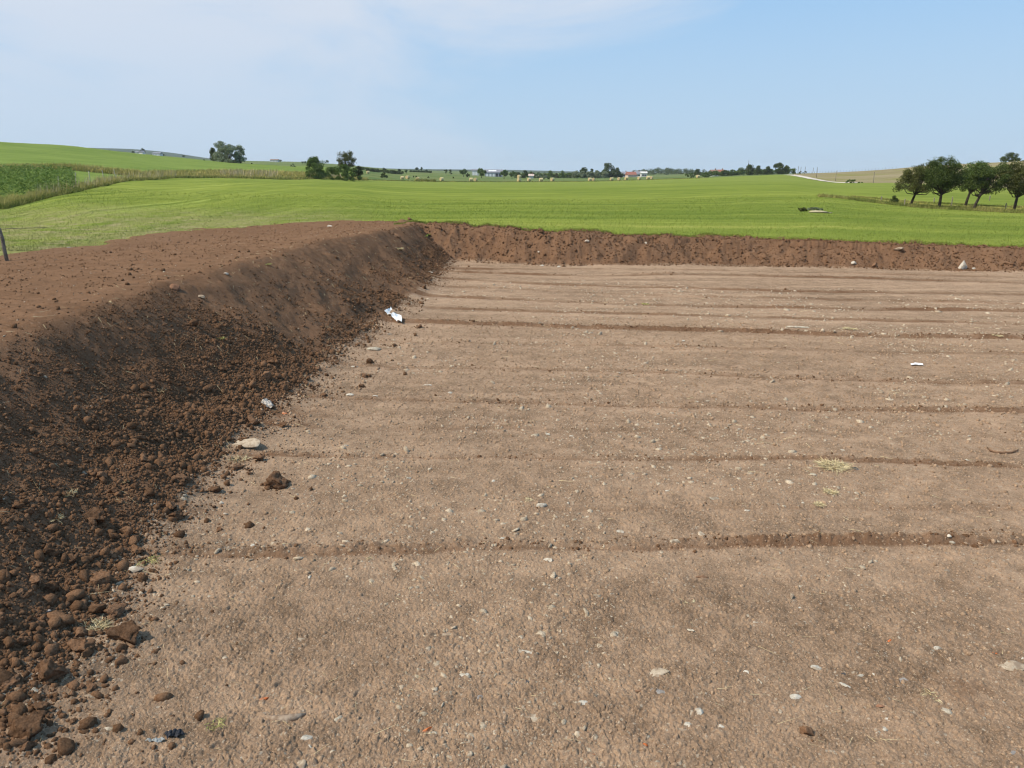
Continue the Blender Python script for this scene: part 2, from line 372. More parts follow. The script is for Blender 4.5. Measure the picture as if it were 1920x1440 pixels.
def soil(x, y, sp=.02):
    """height and moisture of the bare soil"""
    x = np.asarray(x, float); y = np.asarray(y, float); sp = np.broadcast_to(np.asarray(sp, float), x.shape)
    fade = lambda wl: smooth01((wl / np.maximum(sp, 1e-4) - 1.2) / 1.6)
    wob = fbm(x * .9, y * .9, 5, 4); wob2 = fbm(x * .33, y * .33, 9, 3)
    xf = np.interp(y, fy, fx) + .12 * wob + .1 * wob2; wl = np.interp(y, fy, fx) - np.interp(y, cy, cx)
    dl = xf - x
    t = dl / wl
    zm = zt(x, y)
    sd = edge_sd(x, y) + .9 * wob2 + .35 * wob
    zplat = np.minimum(np.maximum(np.interp(y, [0, 20, 30, 37, 50], [2.0, 2.0, 1.9, 1.72, 1.5]) - .068 * np.maximum(dl - wl, 0), zm + .06), np.where(sd > 0, zm - .06 + .5 * sd, zm - .06 + np.maximum(sd, -1.5) * .3))
    rill = fbm(y * 1.5 + .35 * x, x * .3, 21, 4)          # slump grooves running down the slope
    tt = t + .028 * wob2 + .016 * rill
    zl = (np.logaddexp(0, 7 * tt) / 7 - np.logaddexp(0, 24 * (tt - 1)) / 24) * zplat + np.exp(-((t - .28) / .35) ** 2) * .05 * wob
    yf = np.interp(x, gx, gy); df = y - yf + .2 * wob + .08 * fbm(x * 2.5, y * 2.5, 37, 3)
    wf = 1.45
    rillf = fbm(x * 1.3, y * .4, 33, 4)
    ztop = np.maximum(np.interp(x, TOPX, TOPZ) + .05 * wob2 + .07 * fbm(x * 1.1, y * .3, 36, 4), zm + .05)
    pf = ramp(df / wf + .012 * rillf + .06 * wob2 + .03 * fbm(x * 2.1, y * 2.1, 39, 3), 8)
    back = smooth01((df - wf - 1.1) / 1.0)
    zf = pf * ztop * (1 - back) + back * (zm - .25)
    zf = np.where(df < -1.0, 0 * zf, zf) * smooth01((x - np.interp(y, fy, fx) + 3.3) / 1.3)
    h = .5 * (zl + zf + np.sqrt((zl - zf) ** 2 + .0025)) - .025
    bank = np.clip(np.maximum(smooth01(dl / .35 + .35), smooth01(df / .5 + .75)), 0, 1)
    slopeL = smooth01(dl / .5) * (1 - smooth01((t - .95) / .3))
    plat = smooth01((t - .95) / .25) * (df < 2)
    # lumps
    wx = x + .03 * vnoise(x * 14, y * 14, 60); wy = y + .03 * vnoise(x * 14, y * 14, 61)
    floorm = 1 - bank
    low = slopeL * smooth01(1.15 - t)                       # coarser towards the foot
    h = h + bank * (.028 * fbm(x * .8, y * .8, 40, 3) + .022 * fbm(x * 2.6, y * 2.6, 44, 3) * fade(.35)) * (1 - .5 * plat)
    farb = smooth01(df / .4) * (1 - back) * smooth01((x - np.interp(y, fy, fx) + 3.3) / 1.3)
    h = h + farb * .10 * np.maximum(0, fbm(x * 1.7, y * 2.2, 47, 3) - .15) - farb * .10 * np.maximum(0, fbm(x * 1.1, y * 1.6, 49, 3) - .35)
    c16 = crumbs(wx, wy, .21, 80, .35); c8 = crumbs(wx, wy, .095, 84, .75); c4 = crumbs(wx, wy, .044, 88, .9); c2 = crumbs(wx + .3, wy, .024, 92, .9)
    am = .07 + .30 * low * smooth01(.5 + .9 * wob2) + .04 * plat + .16 * farb
    h = h + fade(.2) * c16 * bank * am * .7
    h = h + fade(.09) * c8 * (.10 * floorm * smooth01(.45 + wob) + bank * (am * .9 + .08))
    h = h + fade(.042) * c4 * (.6 * floorm * (.45 + .5 * smooth01(.5 + 1.1 * fbm(x * 1.2, y * 1.2, 79, 3))) + bank * (am + .12)) + fade(.024) * c2 * .85
    h = h + floorm * (.018 * wob2 + .012 * wob + .006 * fbm(x * 9, y * 9, 52, 3) * fade(.1))
    # tyre-smoothed streaks on the plateau
    h = h + plat * .02 * fbm(x * .8 - y * .5, (x * .5 + y * .8) * 5, 55, 3)
    lip = ((df > 1.3) & (df < 2.5) & (x > np.interp(y, fy, fx) - 1.2)) | ((sd > .35) & (t > 1.0) & (df > -60))
    h = np.where(lip, np.maximum(h, zm + .06), h)
    moist = bank * (1 - .2 * plat - .02 * farb)
    moist = moist + floorm * (.03 * smooth01(.5 + wob2 * 1.2) + .5 * smooth01(1 - (-dl) / .9) * smooth01(.55 + 1.3 * fbm(x * 2.2, y * 2.2, 58, 3)))
    for rx, ry, hh, ww, dk in RW:
        yr = np.interp(x, rx, ry) + .05 * vnoise(x * .8, 0 * x + 3.1, 62) + .02 * vnoise(x * 4, 0 * x, 63)
        brk = np.clip(.86 + .55 * vnoise(x * .4 + ry[0], 0 * x + 1.7 * ry[0], 64) + .3 * vnoise(x * 3.1, 0 * x + ry[0], 65), .42, 1.25)
        d = (y - yr) / ww
        prof = np.where(d < 0, np.exp(-(d * 2.1) ** 2), np.exp(-(d * .9) ** 2)) * floorm
        h = h + hh * brk * prof * (.7 + .35 * fbm(x * 8, y * 8, 66, 2)) + .45 * prof * brk * c8 * fade(.09) * (hh / .05)
        moist = moist + (dk * .9 + .08) * brk * np.exp(-((d - .05) * 1.5) ** 2) * floorm + (.3 + .28 * (dk > .4)) * (.7 + .3 * brk) * np.exp(-((d + .75) * 2.6) ** 2) * floorm - .22 * np.exp(-((d + 2.6) / 1.2) ** 2) * floorm * (dk > .4)
    for mx, my, r, s in MUDW:
        q = np.hypot(x - mx, (y - my)) / r
        moist = moist + s * smooth01(1.3 - q + .5 * fbm(x * 3 / r, y * 3 / r, 68, 3)) * floorm
    tone = .5 + .05 * wob2 + .035 * fbm(x * 1.1, y * 1.3, 78, 3) * floorm + .16 * fbm(x * 4.2, y * 4.2, 71, 4) * fade(.12) + (.05 + .07 * smooth01((y - 8) / 14)) * fbm(x * .22 - .06 * y, y * 2.4 + .05 * x, 73, 4) * floorm + .07 * bank * fbm(x * 1.4, y * 1.4, 75, 3)
    tone = tone + .1 * np.minimum(moist, 0) / -.3
    return h, np.clip(moist, -.3, 1), dl, df, sd, tone

def in_soil(x, y):
    """where the bare soil lies on top of the meadow (or the pit below it)"""
    yf = np.interp(x, gx, gy)
    pit = (y < yf + 1.95) & (x > np.interp(y, fy, fx) - 1.0)
    return pit | ((edge_sd(x, y) > 2.2) & (x < np.interp(y, fy, fx) + .5))

def ground_z(x, y, sp=.02):
    x = np.atleast_1d(np.asarray(x, float)); y = np.atleast_1d(np.asarray(y, float))
    s = soil(x, y, sp)[0]; m = zt(x, y)
    yf = np.interp(x, gx, gy)
    deep = ((y < yf + 1.3) & (x > np.interp(y, fy, fx) - 2.5)) | (edge_sd(x, y) > 2.5)
    return np.where(deep, s, np.maximum(s, m))

_T = np.exp(np.linspace(math.log(4.5), math.log(600), 150))
def hit(X, Y):
    """point of the ground seen at a photo pixel: (x, y, z, metres per photo pixel)"""
    d = ray(X, Y); T = _T
    for k in range(3):
        p = d[:, None] * T[None]; g = ground_z(p[0], p[1], .03)
        below = np.nonzero(p[2] + CAMZ < g)[0]
        i = below[0] if len(below) else len(T) - 1
        lo, hi = T[max(i - 1, 0)], T[i]
        if k < 2: T = np.linspace(lo, hi, 16)
    return d[0] * hi, d[1] * hi, float(g[i]), hi / FPX

# fine grid
NA = 1400
az = np.radians(np.linspace(-47, 45.5, NA))
rr = [3.5]
while rr[-1] < 57:
    r = rr[-1]; rr.append(r + min(.074 if r < 39.5 else .16, .00088 * (r * r + CAMZ ** 2) / CAMZ))
rr = np.array(rr); NR = len(rr)
R2, A2 = np.meshgrid(rr, az, indexing='ij')
gxp = (R2 * np.sin(A2)).ravel(); gyp = (R2 * np.cos(A2)).ravel()
spc = np.repeat(np.maximum(np.gradient(rr) * .75, rr * (az[1] - az[0])), NA)
H = np.empty(len(gxp)); MO = np.empty(len(gxp)); TO = np.empty(len(gxp)); DL = np.empty(len(gxp)); DF = np.empty(len(gxp)); SD = np.empty(len(gxp))
for s0 in range(0, len(gxp), 200000):
    sl = slice(s0, s0 + 200000)
    H[sl], MO[sl], DL[sl], DF[sl], SD[sl], TO[sl] = soil(gxp[sl], gyp[sl], spc[sl])
# the rim of the fine sheet dips under the coarse one so no step shows
_c = np.arange(NA); _e = np.clip(np.minimum(_c, NA - 1 - _c) / 30.0, 0, 1); _r = np.clip(np.arange(NR) / 14.0, 0, 1)
WB = np.minimum(_e[None, :], _r[:, None]).ravel(); ib = np.nonzero((WB < 1) & (DL < -.2) & (DF < -.2))[0]
hb = soil(gxp[ib], gyp[ib], .5)[0] - .03
H[ib] = hb + (H[ib] - hb) * smooth01(WB[ib])
VV = np.stack([gxp, gyp, H], 1)
ii = (np.arange(NR - 1)[:, None] * NA + np.arange(NA - 1)[None]).ravel()
FF = np.stack([ii, ii + 1, ii + 1 + NA, ii + NA], 1)
cdl = DL[FF].mean(1); cdf = DF[FF].mean(1); csd = SD[FF].mean(1)
keep = ((cdf < 4.0) & (gxp[FF[:, 0]] > -6)) | (csd > -2.5) & (cdl > -1)
bankf = (cdl > 0) | (cdf > 0)
for nm, msk in (('ground', keep & ~bankf), ('earth_bank', keep & bankf)):
    v, f, a = compact(VV, FF[msk], {'moist': MO, 'tone': TO})
    o = link(nm, mesh_data(nm, v, f, M['soil'], True, a)); tag(o, kind='structure')
    if nm == 'ground': tag(o, 'levelled bare brown soil floor with parallel scraped ridges')
    else: tag(o, 'dark crumbly topsoil bank heaped round the levelled floor')
# coarse continuation of the floor and bank around and behind the camera
ga, gb = np.meshgrid(np.arange(-26, 60.1, .5), np.arange(-30, 34.1, .5), indexing='ij')
hz, mo, _a, _b, _c, to = soil(ga.ravel(), gb.ravel(), .5)
V = np.stack([ga.ravel(), gb.ravel(), hz - .012], 1); nb = ga.shape[1]
ii = (np.arange(ga.shape[0] - 1)[:, None] * nb + np.arange(nb - 1)[None]).ravel()
F = np.stack([ii, ii + nb, ii + nb + 1, ii + 1], 1)
vr = np.hypot(V[:, 0], V[:, 1]); va = np.degrees(np.arctan2(V[:, 0], V[:, 1]))
inside = (vr > 3.6) & (va > -44.5) & (va < 43)
F = F[~inside[F].all(1)]
v, f, a = compact(V, F, {'moist': mo, 'tone': to})
tag(link('ground', mesh_data('ground', v, f, M['soil'], True, a)), 'bare soil beyond the picture edges', kind='structure')

# ------------------------------------------------------------------ meadow, crop hill, stubble hill, far country
NAo, NRo = 520, 520
aa = np.concatenate([np.linspace(-1.44, -.72, 50), np.linspace(-.715, .715, NAo - 100), np.linspace(.72, 1.44, 50)])
yy = np.exp(np.linspace(math.log(20.0), math.log(6000), NRo))
Yg, Ag = np.meshgrid(yy, aa, indexing='ij')
ox = (Yg * Ag).ravel(); oy = Yg.ravel(); oz = zt(ox, oy)
_k = np.array([0, 65, 130, 200, 260, 330, 400, 560, 660, 690, 790, 960, 1140, 1310, 1400, 1480, 1520, 1560, 1600, 1650, 1750, 1920]); _ks = np.array([side(k) for k in _k])
# depth at which the mown meadow ends, per direction
MEND = np.array([60, 66, 75, 92, 118, 143, 153, 168, 196, 205, 236, 262, 280, 292, 302, 302, 245, 202, 195, 190, 172, 160.])
def mend(a): return np.interp(a, _ks, MEND)
F = (np.arange(NRo - 1)[:, None] * NAo + np.arange(NAo - 1)[None]).ravel()
F = np.stack([F, F + 1, F + 1 + NAo, F + NAo], 1)
fa = (ox / oy)[F].mean(1); fd = oy[F].mean(1); fxm = ox[F].mean(1)
cut = in_soil(fxm, fd) | ((oy[F].max(1) < 33) & (ox[F].max(1) > -19) )
me_ = mend(fa); left = fa < side(668); right = fa > side(1490)
reg = np.where((fd < me_) | ((fa < side(58)) & (fd > 109) & (fd < 125)), 0, np.where(left & (fd < 480), 1, np.where(right & (fd < 700), 2, np.where(fd < 1700, 3, 4))))
for k, nm, mt, lb in ((0, 'field', 'meadow', 'bright green mown meadow with curved mowing lines'), (1, 'hill', 'crop', 'long hillside of green crop rising to the left skyline'),
                      (2, 'hill', 'stubble', 'dry tan grass hillside rising to the right'), (3, 'fields', 'far_field', 'far green fields with hay bales'), (4, 'hills', 'far_hill', 'blue wooded hills on the horizon')):
    msk = (reg == k) & ~cut
    v, f, a = compact(np.stack([ox, oy, oz], 1), F[msk])
    tag(link(nm, mesh_data(nm, v, f, M[mt], True)), lb, kind='structure')

# ------------------------------------------------------------------ light, sky, camera
SUN = Vector((-.60, -.20, .775)).normalized()
sl = bpy.data.lights.new('sun', 'SUN'); sl.energy = 4.1; sl.angle = math.radians(.53); sl.color = (1, .915, .79)
so = bpy.data.objects.new('sun', sl); COL.objects.link(so); so.rotation_euler = SUN.to_track_quat('Z', 'Y').to_euler()
W = bpy.data.worlds.new('World'); scene.world = W; W.use_nodes = True
wt = W.node_tree; bg = wt.nodes['Background']
def wn(t, **k):
    nd = wt.nodes.new(t)
    for a, b in k.items(): setattr(nd, a, b)
    return nd
sky = wn('ShaderNodeTexSky'); sky.sky_type = 'NISHITA'; sky.sun_disc = False
sky.sun_elevation = math.asin(SUN.z); sky.sun_rotation = math.atan2(SUN.x, SUN.y)
sky.air_density = 1.0; sky.dust_density = .0; sky.ozone_density = 1.0
tc = wn('ShaderNodeTexCoord')
mp = wn('ShaderNodeMapping'); wt.links.new(tc.outputs['Generated'], mp.inputs['Vector'])
mp.inputs['Rotation'].default_value = (0, math.radians(24), math.radians(12)); mp.inputs['Scale'].default_value = (1.5, 2.0, 5.2)
nz = wn('ShaderNodeTexNoise'); nz.inputs['Scale'].default_value = 1.5; nz.inputs['Detail'].default_value = 8; nz.inputs['Roughness'].default_value = .58; nz.inputs['Distortion'].default_value = .5
wt.links.new(mp.outputs['Vector'], nz.inputs['Vector'])
sx = wn('ShaderNodeSeparateXYZ'); wt.links.new(tc.outputs['Generated'], sx.inputs[0])
def wm(op, a, b=0.0, clamp=False):
    nd = wn('ShaderNodeMath', operation=op, use_clamp=clamp)
    for i, v in enumerate((a, b)):
        if hasattr(v, 'node'): wt.links.new(v, nd.inputs[i])
        else: nd.inputs[i].default_value = v
    return nd.outputs[0]
lb = wm('MULTIPLY', sx.outputs['X'], -.42)           # the veil of cirrus is thicker to the left
cl = wm('ADD', nz.outputs['Fac'], lb)
def wr(v, lo, hi, a, b):
    mr = wn('ShaderNodeMapRange', interpolation_type='SMOOTHSTEP'); wt.links.new(v, mr.inputs['Value'])
    for k, q in zip(('From Min', 'From Max', 'To Min', 'To Max'), (lo, hi, a, b)): mr.inputs[k].default_value = q
    return mr.outputs['Result']
def wx(f, a, b):
    mx = wn('ShaderNodeMix', data_type='RGBA')
    wt.links.new(f, mx.inputs[0])
    for i, v in ((6, a), (7, b)):
        if hasattr(v, 'node'): wt.links.new(v, mx.inputs[i])
        else: mx.inputs[i].default_value = (*v, 1)
    return mx.outputs[2]
cst = wn('ShaderNodeValue'); cst.outputs[0].default_value = .72
c0 = wx(cst.outputs[0], sky.outputs[0], (2.15, 4.8, 8.2))
hzn = wr(sx.outputs['Z'], -.02, .36, .95, 0.0)        # pale summer air towards the horizon
c1 = wx(hzn, c0, (4.15, 5.5, 6.9))
c2 = wx(wm('MULTIPLY', wr(cl, .40, .72, 0, .95), wr(sx.outputs['Z'], .0, .2, .35, 1.0)), c1, (5.6, 6.2, 7.15))
wt.links.new(c2, bg.inputs['Color']); bg.inputs['Strength'].default_value = .106

cd = bpy.data.cameras.new('camera'); cam = bpy.data.objects.new('camera', cd); COL.objects.link(cam)
cam.location = (0, 0, CAMZ); cam.rotation_euler = (math.radians(90) - PITCH, 0, 0)
cd.sensor_width = 36; cd.lens = FPX / 1920 * 36; cd.clip_start = .1; cd.clip_end = 30000
scene.camera = cam
scene.view_settings.view_transform = 'Standard'; scene.view_settings.look = 'None'
scene.view_settings.exposure = .18; scene.view_settings.gamma = 1
scene.cycles.use_denoising = DENOISE
scene.cycles.max_bounces = 5; scene.cycles.diffuse_bounces = 3; scene.cycles.transparent_max_bounces = 4
scene.cycles.use_adaptive_sampling = True; scene.cycles.adaptive_threshold = .02
scene.cycles.filter_width = 1.2 if hasattr(scene.cycles, 'filter_width') else 1.5

# ================================================================== objects
def ico(sub):
    bm = bmesh.new(); bmesh.ops.create_icosphere(bm, subdivisions=sub, radius=1.0)
    V = np.array([v.co[:] for v in bm.verts]); F = np.array([[v.index for v in f.verts] for f in bm.faces]); bm.free()
    return V, F
ICO = {k: ico(k) for k in (1, 2, 3, 4)}

def rand_dirs(n, r):
    d = r.normal(size=(n, 3)); return d / np.linalg.norm(d, axis=1, keepdims=True)

def stone_shape(seed, sub=3, cuts=9, flat=1.0, rough=.05, stretch=(1, 1, 1)):
    r = np.random.default_rng(seed); V, F = ICO[sub]; V = V.copy()
    for n in rand_dirs(cuts, r):
        d = r.uniform(.38, .8); V -= n * np.maximum(0, V @ n - d)[:, None]
    V *= (1 + rough * vnoise3(V * 3 + seed, seed))[:, None]
    V *= np.array(stretch) * np.array([1, 1, flat])
    V /= np.abs(V[:, 0]).max()
    return V, F

def clod_shape(seed, sub=4):
    r = np.random.default_rng(seed); V, F = ICO[sub]; V = V.copy()
    for n in rand_dirs(11, r):
        d = r.uniform(.42, .85); V -= n * np.maximum(0, V @ n - d)[:, None]
    a = .26 * vnoise3(V * 1.6 + seed * 3.1, seed) + .2 * vnoise3(V * 3.6 + seed, seed + 1) + .13 * vnoise3(V * 8 + seed, seed + 2) + .08 * vnoise3(V * 17 + seed, seed + 3)
    V *= (1 + a)[:, None]; V *= np.array([1, r.uniform(.75, 1), r.uniform(.7, .85)])
    V /= np.abs(V[:, 0]).max()
    return V, F

# ---- explicit clods: (X, Y of foot in the photo, width px, label)
CLODS = [mesh_data('soil_clod', *clod_shape(100 + i, 4 if i < 6 else 3), M['clod'], True) for i in range(16)]
def put_on(X, Y, wpx, sink=.25, hratio=.7):
    h = hit(X, Y); x, y, z, m = h
    return x, y, z, wpx * m * .5
NEAR_CLODS = []
def clod(X, Y, w, label=None, k=None, group=None, sink=.25):
    x, y, z, s = put_on(X, Y, w)
    k = random.randrange(16) if k is None else k
    if w > 22 and Y < 500: sink = .75; s *= .85
    o = link('soil_clod', CLODS[k], None, (x, y + s * .5, z + s * (.62 - sink)), (random.uniform(-.2, .2), random.uniform(-.2, .2), random.uniform(0, 6.28)), (s, s, s * random.uniform(.9, 1.1)))
    NEAR_CLODS.append((x, y + s * .5, s)); tag(o, label, 'clod', group); return o
for X, Y, w, lab, k in [
 (231, 1208, 66, 'large dark soil clod just right of the bleached grass tuft', 0),
 (85, 1282, 66, 'broad reddish clod with pale flat stone chips below it', 1),
 (150, 1228, 52, 'low crumbly clod between the bleached tuft and the clod with stone chips', 2),
 (38, 1388, 68, 'tall lumpy clod on the floor behind a smaller round clod', 3),
 (44, 1412, 34, 'small round clod resting against the tall lumpy one', 4),
 (216, 1160, 46, 'dark clod with grass roots directly behind the bleached tuft', 5),
 (515, 918, 52, 'rounded clod lying alone on the bare floor, flat dark side facing away from the bank', 1),
 (326, 975, 30, 'front one of two round clods touching at the foot of the bank', 0),
 (317, 958, 32, 'rear one of two round clods touching at the foot of the bank', 2),
 (183, 1102, 44, 'squat dark clod left of the flaky white lump', 3),
 (58, 1100, 34, 'angular brown clod among crumbs near the lower bank', 5),
 (128, 1060, 40, 'upright clod with a pale pebble at its side', 4),
 (255, 1040, 30, 'clod at the near end of the long scraped ridge', 2),
 (172, 980, 46, 'wide clod below the wiry grass roots on the bank', 0),
 (332, 907, 32, 'flat clod on the bank edge above the two touching clods', 3),
 (483, 866, 26, 'round clod at the left end of a thin scraped ridge beside straw', 5),
 (443, 882, 24, 'round clod in front of the straw wisps', 0),
 (468, 885, 14, 'tiny clod beside the round clod in front of the straw', 4),
 (88, 1045, 38, 'brown clod midway down the crumbly lower bank', 1),
 (20, 1290, 34, 'greyish clod cut by the picture edge near the stone chips', 2),
 (74, 1335, 34, 'low dark crumb heap between two pale stones', 3),
 (1515, 1381, 30, 'smooth brown egg-shaped clod alone on the near floor', 8),
 (677, 727, 15, 'round clod out on the pale floor below a pair of touching clods', 6),
 (683, 708, 14, 'left one of a touching pair of clods out on the floor', 7),
 (691, 707, 13, 'right one of a touching pair of clods out on the floor', 9),
 (606, 744, 14, 'round clod on the left end of the stony ridge', 10),
 (739, 650, 13, 'lone round clod between two flat pale stones by the bank foot', 11),
 (693, 682, 15, 'clod at the left end of the ridge below the white plastic sheet', 12),
 (786, 615, 12, 'round clod at the left end of the darkest far ridge', 13),
 (581, 726, 13, 'largest clod in a row of three on pale floor by the bank', 14),
 (558, 725, 9, 'leftmost clod in a row of three on pale floor by the bank', 15),
 (595, 725, 10, 'rightmost clod in a row of three on pale floor by the bank', 6),
 (500, 712, 26, 'mossy clod with greenish grass on the lower bank', 7),
 (768, 413, 9, 'small dark lump on the very corner of the bank against the grass', 8),
 (740, 442, 26, 'shaggy turf lump overhanging above the yellow grass at the bank corner', 9),
 (995, 455, 40, 'dark turf lump half buried in the far bank', 10),
 (1165, 492, 12, 'dark clod at the foot of the far bank', 11),
 (1640, 502, 12, 'dark flat clod at the foot of the far bank between two pale rocks', 12),
 (362, 612, 22, 'clod sliding down the smooth middle of the left bank', 13),
 (268, 868, 24, 'greyish clod sitting high on the lower left bank', 14),
 (888, 603, 6, 'tiny clod by the darkest far ridge near its left end', 15),
 (1184, 614, 8, 'tiny clod perched on the darkest far ridge', 6),
]:
    clod(X, Y, w, lab, k)
def bank_foot(y, off):
    return np.interp(y, fy, fx) + off
G = 'loose clods strewn along the foot of the left bank'
n = 0
while n < 130:
    y = 4.8 + 31 * rng.random() ** 1.7; off = rng.normal(-.35, .45) if rng.random() < .8 else rng.exponential(.5)
    x = float(bank_foot(y, off))
    if off > 1.6: continue
    s = float(np.clip(rng.lognormal(-2.95, .38), .03, .12)) * (.8 if off > .3 else 1)
    z = float(ground_z(x, y)[0])
    o = link('soil_clod', CLODS[rng.integers(16)], None, (x, y, z + s * .4), (rng.uniform(-.4, .4), rng.uniform(-.4, .4), rng.uniform(0, 6.28)), (s, s, s))
    tag(o, 'small loose dark clod strewn along the foot of the left bank', 'clod', G); n += 1

# ---- crumbs: uncountable small lumps
BASES = []
for i in range(10):
    r = np.random.default_rng(900 + i); V, F = ICO[1]
    V = V * (1 + r.uniform(-.3, .25, (len(V), 1))) * np.array([1, r.uniform(.7, 1), r.uniform(.55, .85)]); BASES.append(V)
F20 = ICO[1][1]
def rot_mats(n, r, tilt=1.0):
    q = r.normal(size=(n, 4)); q[:, 1:3] *= tilt; q /= np.linalg.norm(q, axis=1, keepdims=True)
    w, x, y, z = q.T
    return np.stack([np.stack([1 - 2 * (y * y + z * z), 2 * (x * y - z * w), 2 * (x * z + y * w)], -1),
                     np.stack([2 * (x * y + z * w), 1 - 2 * (x * x + z * z), 2 * (y * z - x * w)], -1),
                     np.stack([2 * (x * z - y * w), 2 * (y * z + x * w), 1 - 2 * (x * x + y * y)], -1)], 1)
def scatter(name, P, S, mat, label, tilt=1.0, flat=None, smooth=False):
    n = len(P); R = rot_mats(n, rng, tilt); b = rng.integers(0, len(BASES), n); B = np.array(BASES)[b]
    if flat is not None: B = B * np.array([1, 1, flat])
    V = np.einsum('nij,nkj->nki', R, B) * S[:, None, None] + P[:, None, :]
    F = F20[None] + (np.arange(n) * 12)[:, None, None] if len(BASES[0]) == 12 else F20[None] + (np.arange(n) * len(BASES[0]))[:, None, None]
    o = link(name, mesh_data(name, V.reshape(-1, 3), F.reshape(-1, 3), mat, smooth)); tag(o, label, kind='stuff'); return o
# on the left bank: coarse towards the foot and towards the camera
n = 95000
y = 4.4 + 32 * rng.random(n) ** 1.55; wl = np.interp(y, fy, fx) - np.interp(y, cy, cx)
t = np.where(rng.random(n) < .07, -rng.exponential(.1, n), rng.beta(1.25, 2.0, n) * 1.15 - .05); x = np.interp(y, fy, fx) - t * wl
keepm = rng.random(n) < np.clip(.25 + 1.1 * smooth01(.95 - t) * (.5 + .9 * fbm(x * .6, y * .6, 301, 4)), .05, 1)
x, y, t = x[keepm], y[keepm], t[keepm]; S = np.clip(rng.lognormal(-4.6, .62, len(x)), .005, .075) * (.7 + .5 * smooth01(1 - t))
z = ground_z(x, y); scatter('soil_crumbs', np.stack([x, y, z + S * .25], 1), S, M['crumb'], 'dark crumbs of topsoil covering the left bank', smooth=False)
CUT = []
for i in range(8):
    V, F = stone_shape(940 + i, 2, 10, .8, .12); CUT.append(V)
F80 = ICO[2][1]
def scatter_big(name, P, S, mat, label):
    n = len(P); R = rot_mats(n, rng); B = np.array(CUT)[rng.integers(0, 8, n)]
    V = np.einsum('nij,nkj->nki', R, B) * S[:, None, None] + P[:, None, :]
    F = F80[None] + (np.arange(n) * len(CUT[0]))[:, None, None]
    tag(link(name, mesh_data(name, V.reshape(-1, 3), F.reshape(-1, 3), mat, False)), label, kind='stuff')
n = 9000
y = 4.2 + 12 * rng.random(n) ** 1.25; wl = np.interp(y, fy, fx) - np.interp(y, cy, cx)
t = np.where(rng.random(n) < .05, -rng.exponential(.06, n), rng.beta(1.1, 2.0, n) - .02); keepm = rng.random(n) < np.clip(1.15 - t + .5 * fbm(y * .7, t * 3, 311, 3), .1, 1); y, t, wl = y[keepm], t[keepm], wl[keepm]
x = np.interp(y, fy, fx) - t * wl; S = np.clip(rng.lognormal(-4.15, .55, len(x)), .01, .07) * (1.1 - .5 * t)
scatter_big('soil_lumps', np.stack([x, y, ground_z(x, y) + S * .2], 1), S, M['crumb'], 'angular lumps of topsoil piled on the lower left bank')
n = 60000
y = 4.2 + 11 * rng.random(n) ** 1.25; wl = np.interp(y, fy, fx) - np.interp(y, cy, cx); t = np.where(rng.random(n) < .06, -rng.exponential(.08, n), rng.beta(1.1, 1.7, n) * 1.05 - .05); x = np.interp(y, fy, fx) - t * wl
S = np.clip(rng.lognormal(-4.75, .5, n), .005, .035)
scatter('soil_crumbs', np.stack([x, y, ground_z(x, y) + S * .25], 1), S, M['crumb'], 'finer crumbs between the lumps of the lower left bank')
cx_ = np.concatenate([np.stack([a + rng.normal(0, 1.0, 26) * s * 1.1, b + rng.normal(0, .9, 26) * s * 1.1, s * rng.uniform(.05, .28, 26)], 1) for a, b, s in NEAR_CLODS if s > .02])
scatter('soil_crumbs', np.stack([cx_[:, 0], cx_[:, 1], ground_z(cx_[:, 0], cx_[:, 1]) + cx_[:, 2] * .2], 1), cx_[:, 2], M['crumb'], 'broken crumbs fallen round the larger clods')
# far bank, its foot and the plateau
n = 9000
x = rng.uniform(-5, 25, n); df = rng.uniform(-.35, 2.0, n) ; y = np.interp(x, gx, gy) + df
S = np.clip(rng.lognormal(-3.75, .5, n), .012, .09); z = ground_z(x, y)
x2 = rng.uniform(-20, -4.5, 9000); y2 = rng.uniform(8, 48, 9000)
k2 = (edge_sd(x2, y2) > -.3) & (x2 < np.interp(y2, cy, cx)); x2, y2 = x2[k2], y2[k2]
S2 = np.clip(rng.lognormal(-4.25, .55, len(x2)), .008, .07); z2 = ground_z(x2, y2)
scatter('soil_crumbs', np.concatenate([np.stack([x, y, z + S * .2], 1), np.stack([x2, y2, z2 + S2 * .1], 1)]), np.concatenate([S, S2]), M['crumb'], 'crumbs on the far bank and the heap top')
# dry crumbs and gravel on the floor
def floor_pts(n, rmin=4.2, rmax=16, p=1.6, a0=-44, a1=43):
    r = rmin + (rmax - rmin) * rng.random(n) ** p; a = np.radians(rng.uniform(a0, a1, n)); x, y = r * np.sin(a), r * np.cos(a)
    k = x > np.interp(y, fy, fx) - .1; return x[k], y[k], r[k]
x, y, r = floor_pts(95000, 4.2, 22, 1.5); S = np.clip(rng.lognormal(-4.8, .5, len(x)), .004, .032) * np.clip(.7 + r / 18, .8, 1.5); z = ground_z(x, y)
scatter('soil_crumbs', np.stack([x, y, z - S * .05], 1), S, M['dry_crumb'], 'dry crumbs of soil over the levelled floor')
xs, ys, zs, Ss = [], [], [], []
for rx, ry, hh, ww, dk in RW:
    m = int(1300 * dk * (hh / .06)); px = rng.uniform(rx[0], rx[-1] * 1.05, m); py = np.interp(px, rx, ry) + rng.normal(0, ww * .9, m)
    xs.append(px); ys.append(py); Ss.append(np.clip(rng.lognormal(-4.45, .5, m), .006, .045))
x, y, S = map(np.concatenate, (xs, ys, Ss)); z = ground_z(x, y); S = S * (.55 + .45 * smooth01(.5 + fbm(x * .7, y * .1, 410, 3)))
scatter('soil_crumbs', np.stack([x, y, z + S * .1], 1), S, M['crumb'], 'dark loose crumbs along the scraped ridges')
